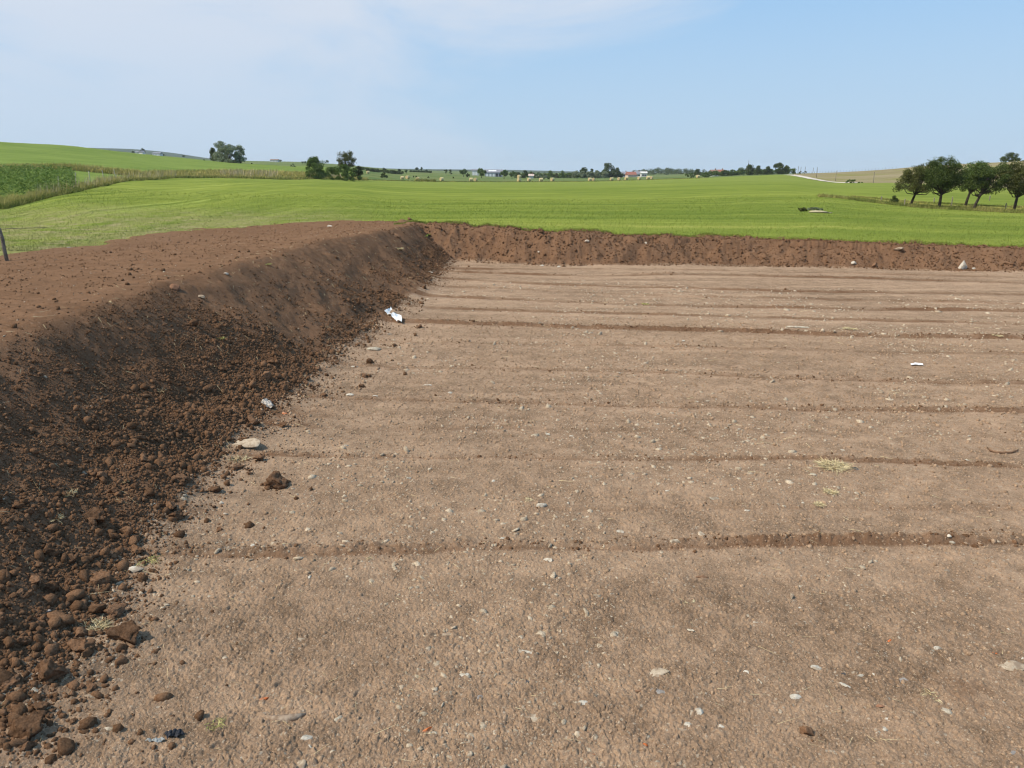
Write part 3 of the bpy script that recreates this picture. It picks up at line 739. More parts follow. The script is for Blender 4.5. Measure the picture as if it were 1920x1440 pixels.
x, y, r = floor_pts(42000, 4.2, 30, 1.5); kq = rng.random(len(x)) < smooth01(.45 + 1.3 * fbm(x * .5, y * .5, 420, 3)); x, y, r = x[kq], y[kq], r[kq]; S = np.clip(rng.lognormal(-4.42, .62, len(x)), .005, .075) * np.clip(.75 + r / 30, .8, 1.5); z = ground_z(x, y)
x2 = rng.uniform(-18, -2, 1500); y2 = rng.uniform(5, 46, 1500); k2 = (edge_sd(x2, y2) > 0) & (x2 < np.interp(y2, fy, fx)); x2, y2 = x2[k2], y2[k2]
S2 = np.clip(rng.lognormal(-4.4, .45, len(x2)), .006, .03); z2 = ground_z(x2, y2)
scatter('gravel', np.concatenate([np.stack([x, y, z - S * .12], 1), np.stack([x2, y2, z2 + S2 * .1], 1)]), np.concatenate([S, S2]), M['pebble'], 'scattered pale pebbles and stone chips in the soil', .35, .6)

# ---- stones one can pick out: (X, Y, width px, depth/width, height/width, kind, name, label, yaw)
_ST = {}
def stone(X, Y, w, dep, hgt, mat, name, label, cat, yaw=0., cuts=9, group=None, tilt=0.):
    x, y, z, s = put_on(X, Y, w)
    key = (mat, cuts, name == 'boulder', random.randrange(5))
    if key not in _ST:
        V, F = stone_shape(500 + len(_ST) * 7, 3, cuts, 1, .05); 
        if name == 'boulder': V = V * np.stack([1 - .42 * (V[:, 2] + 1), 1 - .42 * (V[:, 2] + 1), np.full(len(V), 1.25)], 1)
        _ST[key] = mesh_data(name, V, F, M[mat], False)
    o = link(name, _ST[key], None, (x, y, z + s * hgt * .12), (tilt, random.uniform(-.1, .1), yaw), (s, s * dep, s * hgt)); tag(o, label, cat, group); return o
for a in [
 (575, 1386, 27, .8, .55, 'white_stone', 'stone', 'white angular stone on the near floor left of the orange brick pieces', 'stone', .3),
 (636, 1350, 20, .9, .6, 'stone', 'stone', 'pale square-edged stone above the white angular stone', 'stone', .6),
 (206, 1369, 32, .45, .3, 'stone', 'stone', 'smooth elongated pale stone left of the black scrap', 'stone', .15),
 (172, 1307, 36, .4, .25, 'stone', 'stone', 'thin pale flake of stone with a chalky top edge', 'stone', .2),
 (62, 1294, 25, .7, .35, 'stone', 'stone', 'cream stone chip in front of the broad reddish clod', 'stone', -.4),
 (135, 1302, 17, .7, .5, 'white_stone', 'stone', 'small white chip left of the thin pale flake', 'stone', 0),
 (51, 1242, 10, .7, .5, 'white_stone', 'pebble', 'tiny white pebble among dark crumbs of the lower bank', 'pebble', 0),
 (27, 1325, 24, .9, .45, 'stone', 'stone', 'cream angular stone by the low dark crumb heap', 'stone', .5),
 (81, 1204, 13, .8, .4, 'stone', 'stone', 'flat pale stone in the crumbs beside the low crumbly clod', 'stone', .5),
 (89, 1146, 13, .6, .4, 'grey_stone', 'stone', 'bluish grey chip in the crumbs of the lower bank', 'stone', .1),
 (320, 1349, 12, .9, .7, 'white_stone', 'pebble', 'white pebble with a cream one beside the faint dry root', 'pebble', 0),
 (404, 1243, 12, .7, .6, 'white_stone', 'pebble', 'lone white pebble between the large clod and the brick scraps', 'pebble', .4),
 (452, 1420, 11, 1., .6, 'white_stone', 'pebble', 'white pebble near the bottom edge right of the black scrap', 'pebble', .4),
 (1095, 1320, 25, .7, .6, 'white_stone', 'stone', 'white stone right of the broad flat buried stone', 'stone', .4),
 (1310, 1336, 20, .9, .6, 'white_stone', 'stone', 'uppermost of a cluster of whitish stones on the near floor', 'stone', .8),
 (1293, 1338, 20, .8, .4, 'tan_stone', 'stone', 'tan stone at the left of the cluster of whitish stones', 'stone', .1),
 (1289, 1361, 17, .9, .6, 'white_stone', 'stone', 'sharp white stone in the middle of the whitish cluster', 'stone', 1.0),
 (1311, 1366, 17, .9, .4, 'tan_stone', 'stone', 'smooth tan stone at the lower edge of the whitish cluster', 'stone', .1),
 (1278, 1371, 22, .6, .25, 'tan_stone', 'stone', 'buried tan stone below the whitish cluster', 'stone', .1),
 (1351, 1362, 18, .6, .5, 'white_stone', 'stone', 'oval white stone to the right of the whitish cluster', 'stone', -.2),
 (871, 1268, 24, .7, .4, 'white_stone', 'stone', 'flaky white stone above a row of dull grey stones', 'stone', .2),
 (902, 1262, 14, .7, .5, 'stone', 'stone', 'small pale stone right of the flaky white stone', 'stone', .2),
 (818, 1302, 17, .8, .4, 'stone', 'stone', 'left one of two dull stones below the flaky white stone', 'stone', .2),
 (840, 1300, 20, .5, .3, 'tan_stone', 'stone', 'right one of two dull stones below the flaky white stone', 'stone', .1),
 (753, 1290, 17, .7, .4, 'tan_stone', 'stone', 'half sunk round stone left of the two dull stones', 'stone', .4),
 (900, 1308, 17, .7, .4, 'grey_stone', 'stone', 'greyish stone right of the two dull stones', 'stone', .4),
 (956, 1285, 15, .7, .6, 'white_stone', 'stone', 'bright chip above the broad flat buried stone', 'stone', .4),
 (930, 1372, 12, 1., .6, 'stone', 'stone', 'rounded pale stone below the broad flat buried stone', 'stone', .4),
 (990, 1225, 46, .3, .22, 'white_stone', 'stone', 'long white shell-like flake on the near floor', 'stone', -.1),
 (995, 1346, 58, .5, .16, 'tan_stone', 'flat_stone', 'broad flat brownish stone cracked in two, buried level with the floor', 'stone', .05, 6),
 (1898, 1250, 50, .7, .25, 'tan_stone', 'flat_stone', 'large flat tan stone at the right picture edge beside an orange chip', 'stone', -.3, 7),
 (1916, 1235, 10, .8, .5, 'white_stone', 'stone', 'white chip touching the large flat tan stone', 'stone', .3),
 (1583, 1286, 24, .5, .4, 'white_stone', 'stone', 'light grey wedge of stone with a dark chip behind it', 'stone', -.6),
 (1584, 1264, 14, .8, .5, 'dark_stone', 'stone', 'dark grey chip behind the light grey wedge', 'stone', .2),
 (1615, 1268, 14, .5, .5, 'white_stone', 'stone', 'small white chip right of the light grey wedge', 'stone', .2),
 (1490, 1308, 26, .6, .35, 'white_stone', 'stone', 'whitish crumbled stone left of the pinkish cobble', 'stone', .1),
 (1652, 1325, 26, .5, .35, 'red_stone', 'stone', 'pinkish flat cobble in the near right floor', 'stone', .1),
 (1667, 1350, 17, .7, .5, 'white_stone', 'stone', 'pale stone below the pinkish cobble', 'stone', .1),
 (1657, 1368, 15, .9, .6, 'white_stone', 'stone', 'right one of a pair of white stones near the bottom', 'stone', .1),
 (1647, 1375, 14, .7, .5, 'stone', 'stone', 'left one of a pair of white stones near the bottom', 'stone', .4),
 (1777, 1334, 26, .5, .5, 'stone', 'stone', 'yellowish stone below the dark damp patch', 'stone', -.4),
 (1690, 1276, 26, .7, .3, 'grey_stone', 'stone', 'weathered grey stone beside the dark damp patch', 'stone', -.2),
 (1400, 1262, 13, .9, .6, 'white_stone', 'pebble', 'very bright white pebble alone in the near right floor', 'pebble', 0),
 (1757, 1217, 17, .7, .5, 'white_stone', 'stone', 'white crumbly chip up-floor from the dark damp patch', 'stone', 0),
 (1361, 1288, 8, .9, .6, 'stone', 'pebble', 'small yellowish pebble below the bright white pebble', 'pebble', 0),
 (1240, 1298, 44, .5, .14, 'grey_stone', 'flat_stone', 'lilac grey weathered slab level with the floor', 'stone', -.2, 6),
 (1235, 1262, 46, .55, .14, 'tan_stone', 'flat_stone', 'buried dusty slab above the lilac grey slab', 'stone', 0, 6),
 (1416, 1168, 12, .6, .5, 'white_stone', 'stone', 'pale chip in the floor above the bright white pebble', 'stone', 0),
 (1015, 949, 22, .7, .6, 'white_stone', 'stone', 'blocky white stone in the middle of the floor by a wisp of straw', 'stone', .1),
 (1030, 1052, 24, .5, .4, 'white_stone', 'stone', 'whitish stone just in front of the long scraped ridge', 'stone', -.2),
 (1267, 1016, 24, .5, .5, 'stone', 'stone', 'yellowish flat stone lying on the long scraped ridge', 'stone', -.1),
 (1779, 1006, 10, .9, .7, 'white_stone', 'stone', 'upper of two white stones on the right end of the long ridge', 'stone', 0),
 (1785, 1017, 13, .7, .6, 'stone', 'stone', 'lower of two white stones on the right end of the long ridge', 'stone', .3),
 (1340, 936, 24, .5, .3, 'stone', 'stone', 'whitish weathered stone up-floor from the yellowish ridge stone', 'stone', 0),
 (1400, 958, 12, .7, .5, 'white_stone', 'stone', 'white chip right of the whitish weathered stone', 'stone', 0),
 (1252, 921, 10, .7, .5, 'white_stone', 'stone', 'lone white chip in the middle floor near a tiny red chip', 'stone', 0),
 (925, 903, 9, 1, .7, 'white_stone', 'pebble', 'round white pebble in the middle of the floor', 'pebble', 0),
 (765, 897, 12, .7, .6, 'white_stone', 'stone', 'pale chip right of the rounded lone clod', 'stone', 0),
 (649, 836, 9, .7, .6, 'white_stone', 'stone', 'white chip in front of the stony ridge', 'stone', 0),
 (253, 1070, 42, .5, .35, 'white_stone', 'stone', 'flaky white lump at the foot of the left bank', 'stone', .1, 12),
 (343, 935, 22, .5, .4, 'stone', 'stone', 'pale stone behind the two touching clods', 'stone', -.3),
 (423, 964, 10, .7, .5, 'white_stone', 'pebble', 'pale pebble on the floor right of the two touching clods', 'pebble', -.3),
 (157, 887, 9, .9, .7, 'stone', 'pebble', 'small cream pebble high in the crumbs of the lower bank', 'pebble', 0),
 (157, 1047, 9, .9, .7, 'white_stone', 'pebble', 'white pebble next to the upright clod', 'pebble', 0),
 (458, 831, 76, .45, .2, 'tan_stone', 'flat_stone', 'big flat pale slab of stone at the bank foot', 'stone', -.35, 6),
 (655, 741, 17, .5, .35, 'white_stone', 'stone', 'flat white stone lying on the stony ridge', 'stone', 0),
 (702, 743, 14, .5, .4, 'white_stone', 'stone', 'white stone on the stony ridge beside the flat white one', 'stone', 0),
 (702, 656, 30, .5, .3, 'stone', 'flat_stone', 'flat whitish stone partly under the bank foot', 'stone', 0, 6),
 (730, 627, 11, .8, .4, 'stone', 'stone', 'thin pale stone standing at the bank foot below the plastic', 'stone', .9),
 (663, 688, 16, .4, .3, 'white_stone', 'stone', 'white flake on the floor right of a line of foot clods', 'stone', 0),
 (800, 723, 20, .35, .25, 'white_stone', 'stone', 'white flake out on the floor between two ridges', 'stone', 0),
 (806, 511, 16, .3, .3, 'white_stone', 'stone', 'white sliver at the far corner of the bank foot', 'stone', -.15),
 (1805, 503, 34, .6, .62, 'white_stone', 'boulder', 'pale pointed boulder at the foot of the far bank', 'boulder', .3, 7),
 (1826, 505, 8, .8, .8, 'white_stone', 'stone', 'white stone just beside the pale pointed boulder', 'stone', .3),
 (1600, 495, 12, .8, .8, 'white_stone', 'stone', 'white block low on the far bank left of the pale boulder', 'stone', .3),
 (1100, 453, 10, .5, .6, 'white_stone', 'stone', 'oblong white stone high on the far bank right of the dark turf lump', 'stone', 0),
 (1211, 456, 6, .8, .8, 'stone', 'stone', 'small pale stone high on the far bank near its middle', 'stone', 0),
 (1010, 473, 5, .8, .8, 'white_stone', 'stone', 'small white stone under the dark turf lump in the far bank', 'stone', 0),
 (1016, 499, 8, .6, .6, 'white_stone', 'stone', 'white chip at the far bank foot below the dark turf lump', 'stone', 0),
 (1047, 501, 8, .6, .6, 'white_stone', 'stone', 'white chip at the far bank foot in a shallow curve of the ridge', 'stone', 0),
 (1685, 468, 20, .5, .4, 'tan_stone', 'stone', 'dull slab stuck in the upper far bank', 'stone', -.7),
 (1495, 614, 44, .4, .14, 'stone', 'flat_stone', 'pale flat slab out in the far middle of the floor', 'stone', -.15, 6),
 (328, 541, 20, .8, .9, 'red_stone', 'stone', 'reddish brown stone stuck in the crest of the left bank', 'stone', .4, 7),
 (376, 557, 18, .5, .5, 'tan_stone', 'stone', 'oval stone just below the crest beside the reddish brown stone', 'stone', -.3),
 (423, 514, 11, .8, .8, 'white_stone', 'stone', 'cream stone on the bank crest left of a dark clump', 'stone', 0),
 (170, 762, 6, .8, .8, 'white_stone', 'pebble', 'white pebble on the upper left bank', 'pebble', 0),
 (619, 425, 12, .6, .5, 'white_stone', 'stone', 'whitish stone on top of the heap near its far end', 'stone', 0),
 (560, 1200, 24, .6, .2, 'tan_stone', 'stone', 'dusty half buried stone on the near floor', 'stone', .2),
 (1072, 818, 10, .6, .4, 'white_stone', 'stone', 'white chip with a bluish edge in the middle floor', 'stone', 0),
 (1028, 815, 12, .5, .4, 'white_stone', 'stone', 'thin white chip left of the bluish edged chip', 'stone', 0),
 (1580, 844, 14, .4, .3, 'stone', 'stone', 'pale sliver behind the largest straw tuft', 'stone', 0),
 (1526, 890, 14, .6, .5, 'stone', 'stone', 'cream stone between the straw tufts', 'stone', 0),
 (495, 1312, 25, .6, .5, 'brick', 'brick_fragment', 'two-lobed orange brick fragment left of the near floor bark', 'brick fragment', 0),
 (803, 1370, 26, .4, .5, 'brick', 'brick_fragment', 'bright orange brick sliver beside a pale stone', 'brick fragment', .5),
 (813, 1375, 24, .45, .4, 'stone', 'stone', 'pale oblong stone lying along the orange brick sliver', 'stone', .5),
 (1208, 1398, 14, .8, .6, 'brick', 'brick_fragment', 'orange brick crumb near the bottom middle', 'brick fragment', 0),
 (1112, 1416, 9, .8, .6, 'brick', 'brick_fragment', 'small red brick crumb close to the bottom edge', 'brick fragment', 0),
 (1668, 1203, 12, .9, .6, 'brick', 'brick_fragment', 'pinkish brick crumb up-floor from the dark damp patch', 'brick fragment', 0),
 (1863, 1226, 17, .7, .4, 'brick', 'brick_fragment', 'orange chip touching the large flat tan stone', 'brick fragment', -.3),
 (838, 1191, 28, .35, .25, 'tan_stone', 'stone', 'yellowish elongated stone on the near floor', 'stone', .05),
 (486, 1258, 11, .9, .3, 'brick', 'brick_fragment', 'dull orange chip above the two-lobed brick fragment', 'brick fragment', .2),
 (533, 776, 11, 1, .8, 'brick', 'brick_fragment', 'bright orange scrap beside torn white plastic at the bank foot', 'brick fragment', .2),
 (1304, 905, 8, .7, .5, 'brick', 'brick_fragment', 'tiny red chip in the middle of the floor', 'brick fragment', .2),
 (1052, 1306, 7, .9, .5, 'brick', 'brick_fragment', 'faint red speck left of the white stone near the flat buried stone', 'brick fragment', .2),
 (520, 1296, 10, .7, .6, 'dark_stone', 'stone', 'dark slate chip right of the two-lobed brick fragment', 'stone', .3),
 (1603, 879, 21, .6, .4, 'dark_stone', 'stone', 'dark grey stone touching the largest straw tuft', 'stone', 0),
 (1049, 1241, 13, .7, .5, 'dark_stone', 'stone', 'dark grey pebble right of the shell-like flake', 'stone', 0),
 (988, 1280, 9, .9, .6, 'dark_stone', 'stone', 'bluish black pebble near the bright chip', 'stone', 0),
 (1900, 1412, 22, .5, .3, 'grey_stone', 'stone', 'grey slate piece in the bottom right corner', 'stone', 0),
 (1660, 1336, 10, .8, .6, 'stone', 'pebble', 'small pebble just under the pinkish cobble', 'pebble', 0),
]:
    stone(*a)
G = 'nondescript pale stones scattered in the bare floor'
n = 0
while n < 120:
    x, y, r = floor_pts(1, 4.6, 20, 1.2)
    if not len(x): continue
    s = float(np.clip(rng.lognormal(-3.75, .35), .012, .05)) * (1 + r[0] / 40)
    V = list(_ST.values())[rng.integers(len(_ST))]
    if V.materials[0] in (M['brick'], M['dark_stone'], M['red_stone'], M['grey_stone']): continue
    o = link('stone', V, None, (x[0], y[0], float(ground_z(x, y)[0]) + s * .1), (0, 0, rng.uniform(0, 6.28)), (s, s * rng.uniform(.5, .9), s * rng.uniform(.25, .5)))
    tag(o, 'nondescript small pale stone lying in the bare soil floor', 'stone', G); n += 1

# ---- dry grass tufts, straw, roots
M['straw'] = simple('bleached straw', (.5, .4, .21), (.68, .58, .36), 20, .8, 0, 'island', .6, 1.25)
M['straw_green'] = simple('greenish dry grass', (.3, .3, .1), (.5, .45, .18), 20, .8, 0, 'island', .6, 1.25)
M['root'] = simple('brown root', (.18, .105, .065), (.28, .175, .11), 30, .9, .4)
M['bark'] = simple('weathered bark', (.22, .15, .1), (.38, .29, .21), 25, .9, .5)

def blades_mesh(name, P, D, L, Wd, bend, mat, segs=3, r=rng):
    """curved tapering blades: root P, direction D (n,3), length L, width Wd"""
    n = len(P); up = np.array([0, 0, 1.0]); sidev = np.cross(D, up + 1e-3); sidev /= np.linalg.norm(sidev, axis=1, keepdims=True) + 1e-9
    rv = r.uniform(0, 6.28, n); s2 = sidev * np.cos(rv)[:, None] + np.cross(sidev, D) * np.sin(rv)[:, None]
    V = np.empty((n, (segs + 1) * 2, 3))
    for k in range(segs + 1):
        u = k / segs; c = P + D * (L * u)[:, None] - up * (bend * L * u * u)[:, None]
        w = Wd * (1 - .8 * u)
        V[:, 2 * k] = c - s2 * w[:, None] * .5; V[:, 2 * k + 1] = c + s2 * w[:, None] * .5
    q = np.array([[2 * k, 2 * k + 1, 2 * k + 3, 2 * k + 2] for k in range(segs)])
    F = q[None] + (np.arange(n) * (segs + 1) * 2)[:, None, None]
    return mesh_data(name, V.reshape(-1, 3), F.reshape(-1, 4), mat)

def tuft(X, Y, w, label, mat='straw', n=90, lift=.5, name='grass_tuft', cat='grass tuft', ax=1.0, wid=.006):
    x, y, z, s = put_on(X, Y, w); a = rng.uniform(0, 6.28, n); rr_ = np.sqrt(rng.random(n)) * .45 * s
    n = int(n * 1.8); a = rng.uniform(0, 6.28, n); rr_ = np.sqrt(rng.random(n)) * .6 * s
    P = np.stack([np.cos(a) * rr_ * ax, np.sin(a) * rr_, np.full(n, .0)], 1)
    b = a + rng.normal(0, 1.3, n); el = rng.uniform(.05, lift * 1.3, n)
    D = np.stack([np.cos(b) * ax, np.sin(b), el * 1.3], 1); D /= np.linalg.norm(D, axis=1, keepdims=True)
    me = blades_mesh(name, P, D, s * rng.uniform(.25, .7, n), np.full(n, max(wid, y / 1400 * 1.1)), rng.uniform(.1, .5, n), M[mat])
    o = link(name, me, None, (x, y, z + .015)); tag(o, label, cat); return o
for a in [
 (183, 1178, 62, 'bleached grass tuft lying between two large clods', 'straw', 150, .8),
 (1562, 876, 78, 'largest dry straw tuft on the open floor beside a dark stone', 'straw', 190, .5),
 (1557, 924, 34, 'round dry tuft, middle one of three on the open floor', 'straw', 90, .5),
 (1536, 948, 28, 'smallest of three dry tufts on the open floor', 'straw', 70, .5),
 (448, 864, 52, 'wisps of straw behind the round clod at the bank foot', 'straw', 40, .9),
 (130, 928, 46, 'wiry torn grass roots in the left bank', 'straw', 30, 1.0),
 (104, 975, 44, 'pale straw wisps fanned over the crumbs of the lower bank', 'straw', 34, .6),
 (275, 1052, 60, 'flattened straw behind the flaky white lump', 'straw_green', 60, .15),
 (748, 467, 20, 'bright yellow grass tuft under the turf lump at the bank corner', 'straw', 80, .5),
 (1592, 617, 32, 'low dry tuft in the far right of the floor', 'straw', 60, .3),
 (1870, 630, 24, 'low dry tuft close to the right picture edge', 'straw', 40, .3),
 (990, 939, 26, 'thin wisp of straw left of the blocky white stone', 'straw', 18, .3),
 (1745, 1308, 48, 'tangle of dry roots below the dark damp patch', 'straw', 26, .3),
 (405, 1362, 50, 'faint dry root tangle on the near floor', 'straw_green', 34, .2),
 (415, 636, 22, 'small green weed sprouting on the left bank', 'straw_green', 40, .8),
 (500, 708, 24, 'greenish grass on the mossy clod', 'straw_green', 40, .8),
 (300, 735, 30, 'dry grass wisps in the middle of the left bank', 'straw', 22, .6),
 (230, 905, 26, 'sparse dry wisps low in the crumbs of the bank', 'straw', 14, .6),
 (502, 497, 16, 'grey-green wiry clump on the bank crest', 'straw_green', 36, .9),
 (1210, 571, 18, 'dry clump on a far ridge in the middle of the floor', 'straw_green', 30, .4),
 (1290, 1128, 40, 'short dry twigs in front of the long ridge', 'straw', 9, .1),
 (690, 1050, 20, 'grass wisp on the long ridge near its left part', 'straw', 14, .6),
]:
    tuft(*a)

# loose straw stalks on the bank and floor: uncountable
n = 800
y = 4.8 + 30 * rng.random(n) ** 1.5; wl = np.interp(y, fy, fx) - np.interp(y, cy, cx); t = rng.uniform(-.1, 1.3, n); x = np.interp(y, fy, fx) - t * wl
xf_, yf_, r_ = floor_pts(1500, 4.5, 26, 1.2); x = np.concatenate([x, xf_]); y = np.concatenate([y, yf_]); n = len(x)
P = np.stack([x, y, ground_z(x, y) + .02], 1); a = rng.normal(-.5, .9, n)
D = np.stack([np.cos(a), np.sin(a), rng.normal(0, .12, n)], 1); q = P + D * .15
D[:, 2] += (ground_z(q[:, 0], q[:, 1]) + .02 - P[:, 2]) / .15; D /= np.linalg.norm(D, axis=1, keepdims=True)
L = np.clip(rng.lognormal(-2.3, .5, n), .04, .32)
tag(link('straw', blades_mesh('straw', P, D, L, np.clip(.002 + y * .00028, .0025, .008), rng.uniform(-.1, .15, n), M['straw'])), 'loose straw stalks strewn over the soil', kind='stuff')

def tube(pts, rad, sides=7):
    pts = [Vector(p) for p in pts]; V = []; F = []
    for i, p in enumerate(pts):
        d = (pts[min(i + 1, len(pts) - 1)] - pts[max(i - 1, 0)]).normalized()
        u = d.cross(Vector((0.13, 1, .07))).normalized(); v = d.cross(u)
        for k in range(sides):
            a = 2 * math.pi * k / sides; V.append(tuple(p + (u * math.cos(a) + v * math.sin(a)) * rad[i]))
    for i in range(len(pts) - 1):
        for k in range(sides):
            F.append([i * sides + k, i * sides + (k + 1) % sides, (i + 1) * sides + (k + 1) % sides, (i + 1) * sides + k])
    b = len(V); V.append(tuple(pts[0])); V.append(tuple(pts[-1])); e = (len(pts) - 1) * sides
    for k in range(sides):
        F.append([b, (k + 1) % sides, k, b]); F.append([b + 1, e + k, e + (k + 1) % sides, b + 1])
    return np.array(V), F
def tube_mesh(name, tubes, mat, smooth=True):
    me = bpy.data.meshes.new(name); V = []; F = []
    for v, f in tubes:
        o = len(V); V += [tuple(p) for p in v]; F += [[i + o for i in dict.fromkeys(q)] for q in f]
    me.from_pydata(V, [], F); me.materials.append(mat)
    me.polygons.foreach_set('use_smooth', np.full(len(F), smooth)); me.update(); return me

def lying(pix, rad, name, label, cat, mat, lift=.01):
    pts = []
    for X, Y in pix:
        h = hit(X, Y); pts.append((h[0], h[1], h[2] + lift))
    o = Vector(pts[0]); me = tube_mesh(name, [tube([Vector(p) - o for p in pts], rad)], mat); b = link(name, me, None, o); tag(b, label, cat); return b
lying([(1851, 842), (1857, 847), (1868, 850), (1882, 851), (1897, 850), (1909, 846)], [.012, .018, .02, .017, .015, .008], 'root', 'curved brown root lying near the right picture edge', 'root', M['root'], .02)
lying([(495, 1344), (515, 1350), (535, 1351), (553, 1347), (574, 1340)], [.01, .03, .042, .032, .008], 'bark_strip', 'curled strip of weathered bark on the near floor', 'bark', M['bark'], .006)
lying([(1191, 1298), (1199, 1297), (1208, 1298)], [.009, .01, .008], 'stick', 'short dark stick left of the lilac grey slab', 'stick', M['root'], .01)
lying([(1305, 1083), (1318, 1083), (1328, 1085)], [.008, .02, .008], 'bark_strip', 'reddish bark scrap just in front of the long ridge', 'bark', M['root'], .01)

# ---- litter
def crumpled(name, X, Y, outline, label, cat, mat, amp, parent_z=.02, seed=1, tilt=None):
    """thin crumpled sheet lying on the soil; outline in photo pixels, dropped on the ground it covers"""
    pts = [hit(a, b)[:3] for a, b in outline]; c = np.mean(pts, 0)
    bm = bmesh.new(); vs = [bm.verts.new(Vector(p) - Vector(c)) for p in pts]; bm.faces.new(vs)
    bmesh.ops.triangulate(bm, faces=bm.faces[:])
    for _ in range(4): bmesh.ops.subdivide_edges(bm, edges=bm.edges[:], cuts=1, use_grid_fill=True)
    r = np.array([v.co[:] for v in bm.verts]); sc = np.ptp(r[:, :2], axis=0).max()
    k = 5 / sc; dz = amp * (np.abs(vnoise(r[:, 0] * k, r[:, 1] * k, seed)) + .5 * np.abs(vnoise(r[:, 0] * k * 2.3, r[:, 1] * k * 2.3, seed + 1)))
    gz = ground_z(r[:, 0] + c[0], r[:, 1] + c[1], .05) - c[2]
    for v, d, g in zip(bm.verts, dz, gz): v.co.z = max(g, v.co.z - .03) + d + parent_z
    me = bpy.data.meshes.new(name); bm.to_mesh(me); bm.free(); me.materials.append(mat)
    o = link(name, me, None, c); md = o.modifiers.new('thick', 'SOLIDIFY'); md.thickness = .006
    tag(o, label, cat); return o
M['white_plastic'] = simple('white plastic film', (.72, .71, .68), (.84, .83, .81), 10, .4)
M['dirty_plastic'] = simple('dirty white plastic', (.36, .29, .22), (.6, .53, .45), 14, .6)
M['black_plastic'] = simple('blue-black plastic', (.028, .029, .033), (.065, .067, .074), 20, .45)
M['grey_plastic'] = simple('grey film', (.26, .27, .26), (.36, .36, .33), 20, .6)
M['brown_dirt'] = simple('smear of soil', (.3, .2, .13), (.4, .29, .2), 20)
sh = crumpled('plastic_sheet', 738, 593, [(721, 588), (727, 585), (733, 581), (737, 586), (747, 594), (754, 604), (753, 609), (746, 606), (738, 601), (730, 594)], 'torn white plastic sheet lying on the lower left bank', 'plastic sheet', M['white_plastic'], .08, .03, 3)
b2 = crumpled('soil_smear', 736, 590, [(731, 590), (735, 586), (746, 592), (739, 593), (734, 597)], None, None, M['brown_dirt'], .07, .06, 3)
b2.parent = sh; b2.location = Vector(b2.location) - Vector(sh.location)
crumpled('plastic_scrap', 500, 765, [(489, 758), (496, 753), (505, 755), (513, 763), (511, 769), (500, 767)], 'dirty torn plastic scrap beside the bright orange scrap at the bank foot', 'plastic scrap', M['dirty_plastic'], .04, .02, 5)
crumpled('plastic_scrap', 318, 1382, [(309, 1380), (316, 1375), (327, 1378), (341, 1375), (346, 1380), (337, 1387), (326, 1385), (314, 1388)], 'crumpled blue-black plastic scrap on the near floor', 'plastic scrap', M['black_plastic'], .035, .008, 7)
crumpled('plastic_scrap', 292, 1391, [(273, 1392), (290, 1389), (306, 1385), (309, 1391), (296, 1395)], 'thin greyish film scrap left of the blue-black scrap', 'plastic scrap', M['grey_plastic'], .02, .006, 9)
crumpled('plastic_scrap', 1718, 686, [(1707, 684), (1718, 682), (1730, 684), (1731, 687), (1720, 686), (1708, 687)], 'small white plastic scrap far out on the right of the floor', 'plastic scrap', M['white_plastic'], .02, .012, 11)

# ================================================================== vegetation and far things
def leaf_mat(name, a, b, lo=.55, hi=1.35):
    N = NT(name); c = N.vary(N.mix(N.island(), a, b), N.n('ShaderNodeTexNoise').outputs['Fac'], .9, 1.1)
    c = N.vary(N.mix(N.island(), a, b), N.noise(.9, 3, .6), lo, hi)
    N.base(c); N.b.inputs['Roughness'].default_value = .75
    tr = N.n('ShaderNodeBsdfTranslucent'); N.put(tr.inputs['Color'], N.mix(.5, c, (.12, .17, .03)))
    mx = N.n('ShaderNodeMixShader'); mx.inputs[0].default_value = .18
    out = N.t.nodes['Material Output']; N.l(N.b.outputs[0], mx.inputs[1]); N.l(tr.outputs[0], mx.inputs[2]); N.l(mx.outputs[0], out.inputs['Surface'])
    return N.m
M['leaf_dark'] = leaf_mat('dark tree leaves', (.05, .072, .022), (.1, .13, .04))
M['leaf_mid'] = leaf_mat('green tree leaves', (.075, .12, .03), (.135, .19, .052))
M['leaf_olive'] = leaf_mat('olive tree leaves', (.07, .08, .026), (.13, .13, .048))
M['leaf_silver'] = leaf_mat('silvery willow leaves', (.2, .235, .14), (.3, .335, .21))
M['bark_dark'] = simple('dark tree bark', (.035, .028, .022), (.085, .068, .052), 6, .95, .5)
M['leaf_corn'] = leaf_mat('maize leaves', (.085, .14, .03), (.22, .29, .085), .6, 1.4)
M['tall_grass'] = None

def ground_far(x, y): return float(zt(np.array([x]), np.array([y]))[0])

def leaf_cloud(C, Rr, per, size, r, squash=.8):
    """leaf quads over clumps: centres C (n,3), radii Rr (n,), per clump count"""
    n = len(C); k = per; idx = np.repeat(np.arange(n), k); N_ = len(idx)
    d = rand_dirs(N_, r); rad = r.random(N_) ** .45
    P = C[idx] + d * (Rr[idx] * rad)[:, None] * np.array([1, 1, squash])
    nrm = d * .6 + rand_dirs(N_, r) * .9; nrm[:, 2] += .25; nrm /= np.linalg.norm(nrm, axis=1, keepdims=True)
    u = np.cross(nrm, rand_dirs(N_, r)); u /= np.linalg.norm(u, axis=1, keepdims=True) + 1e-9; v = np.cross(nrm, u)
    s = size * r.uniform(.6, 1.35, N_)
    a = u * (s * .62)[:, None]; b = v * (s * .36)[:, None]
    V = np.stack([P - a, P - b + a * .1, P + a, P + b + a * .1], 1).reshape(-1, 3)
    F = np.arange(4 * N_).reshape(-1, 4)
    return V, F

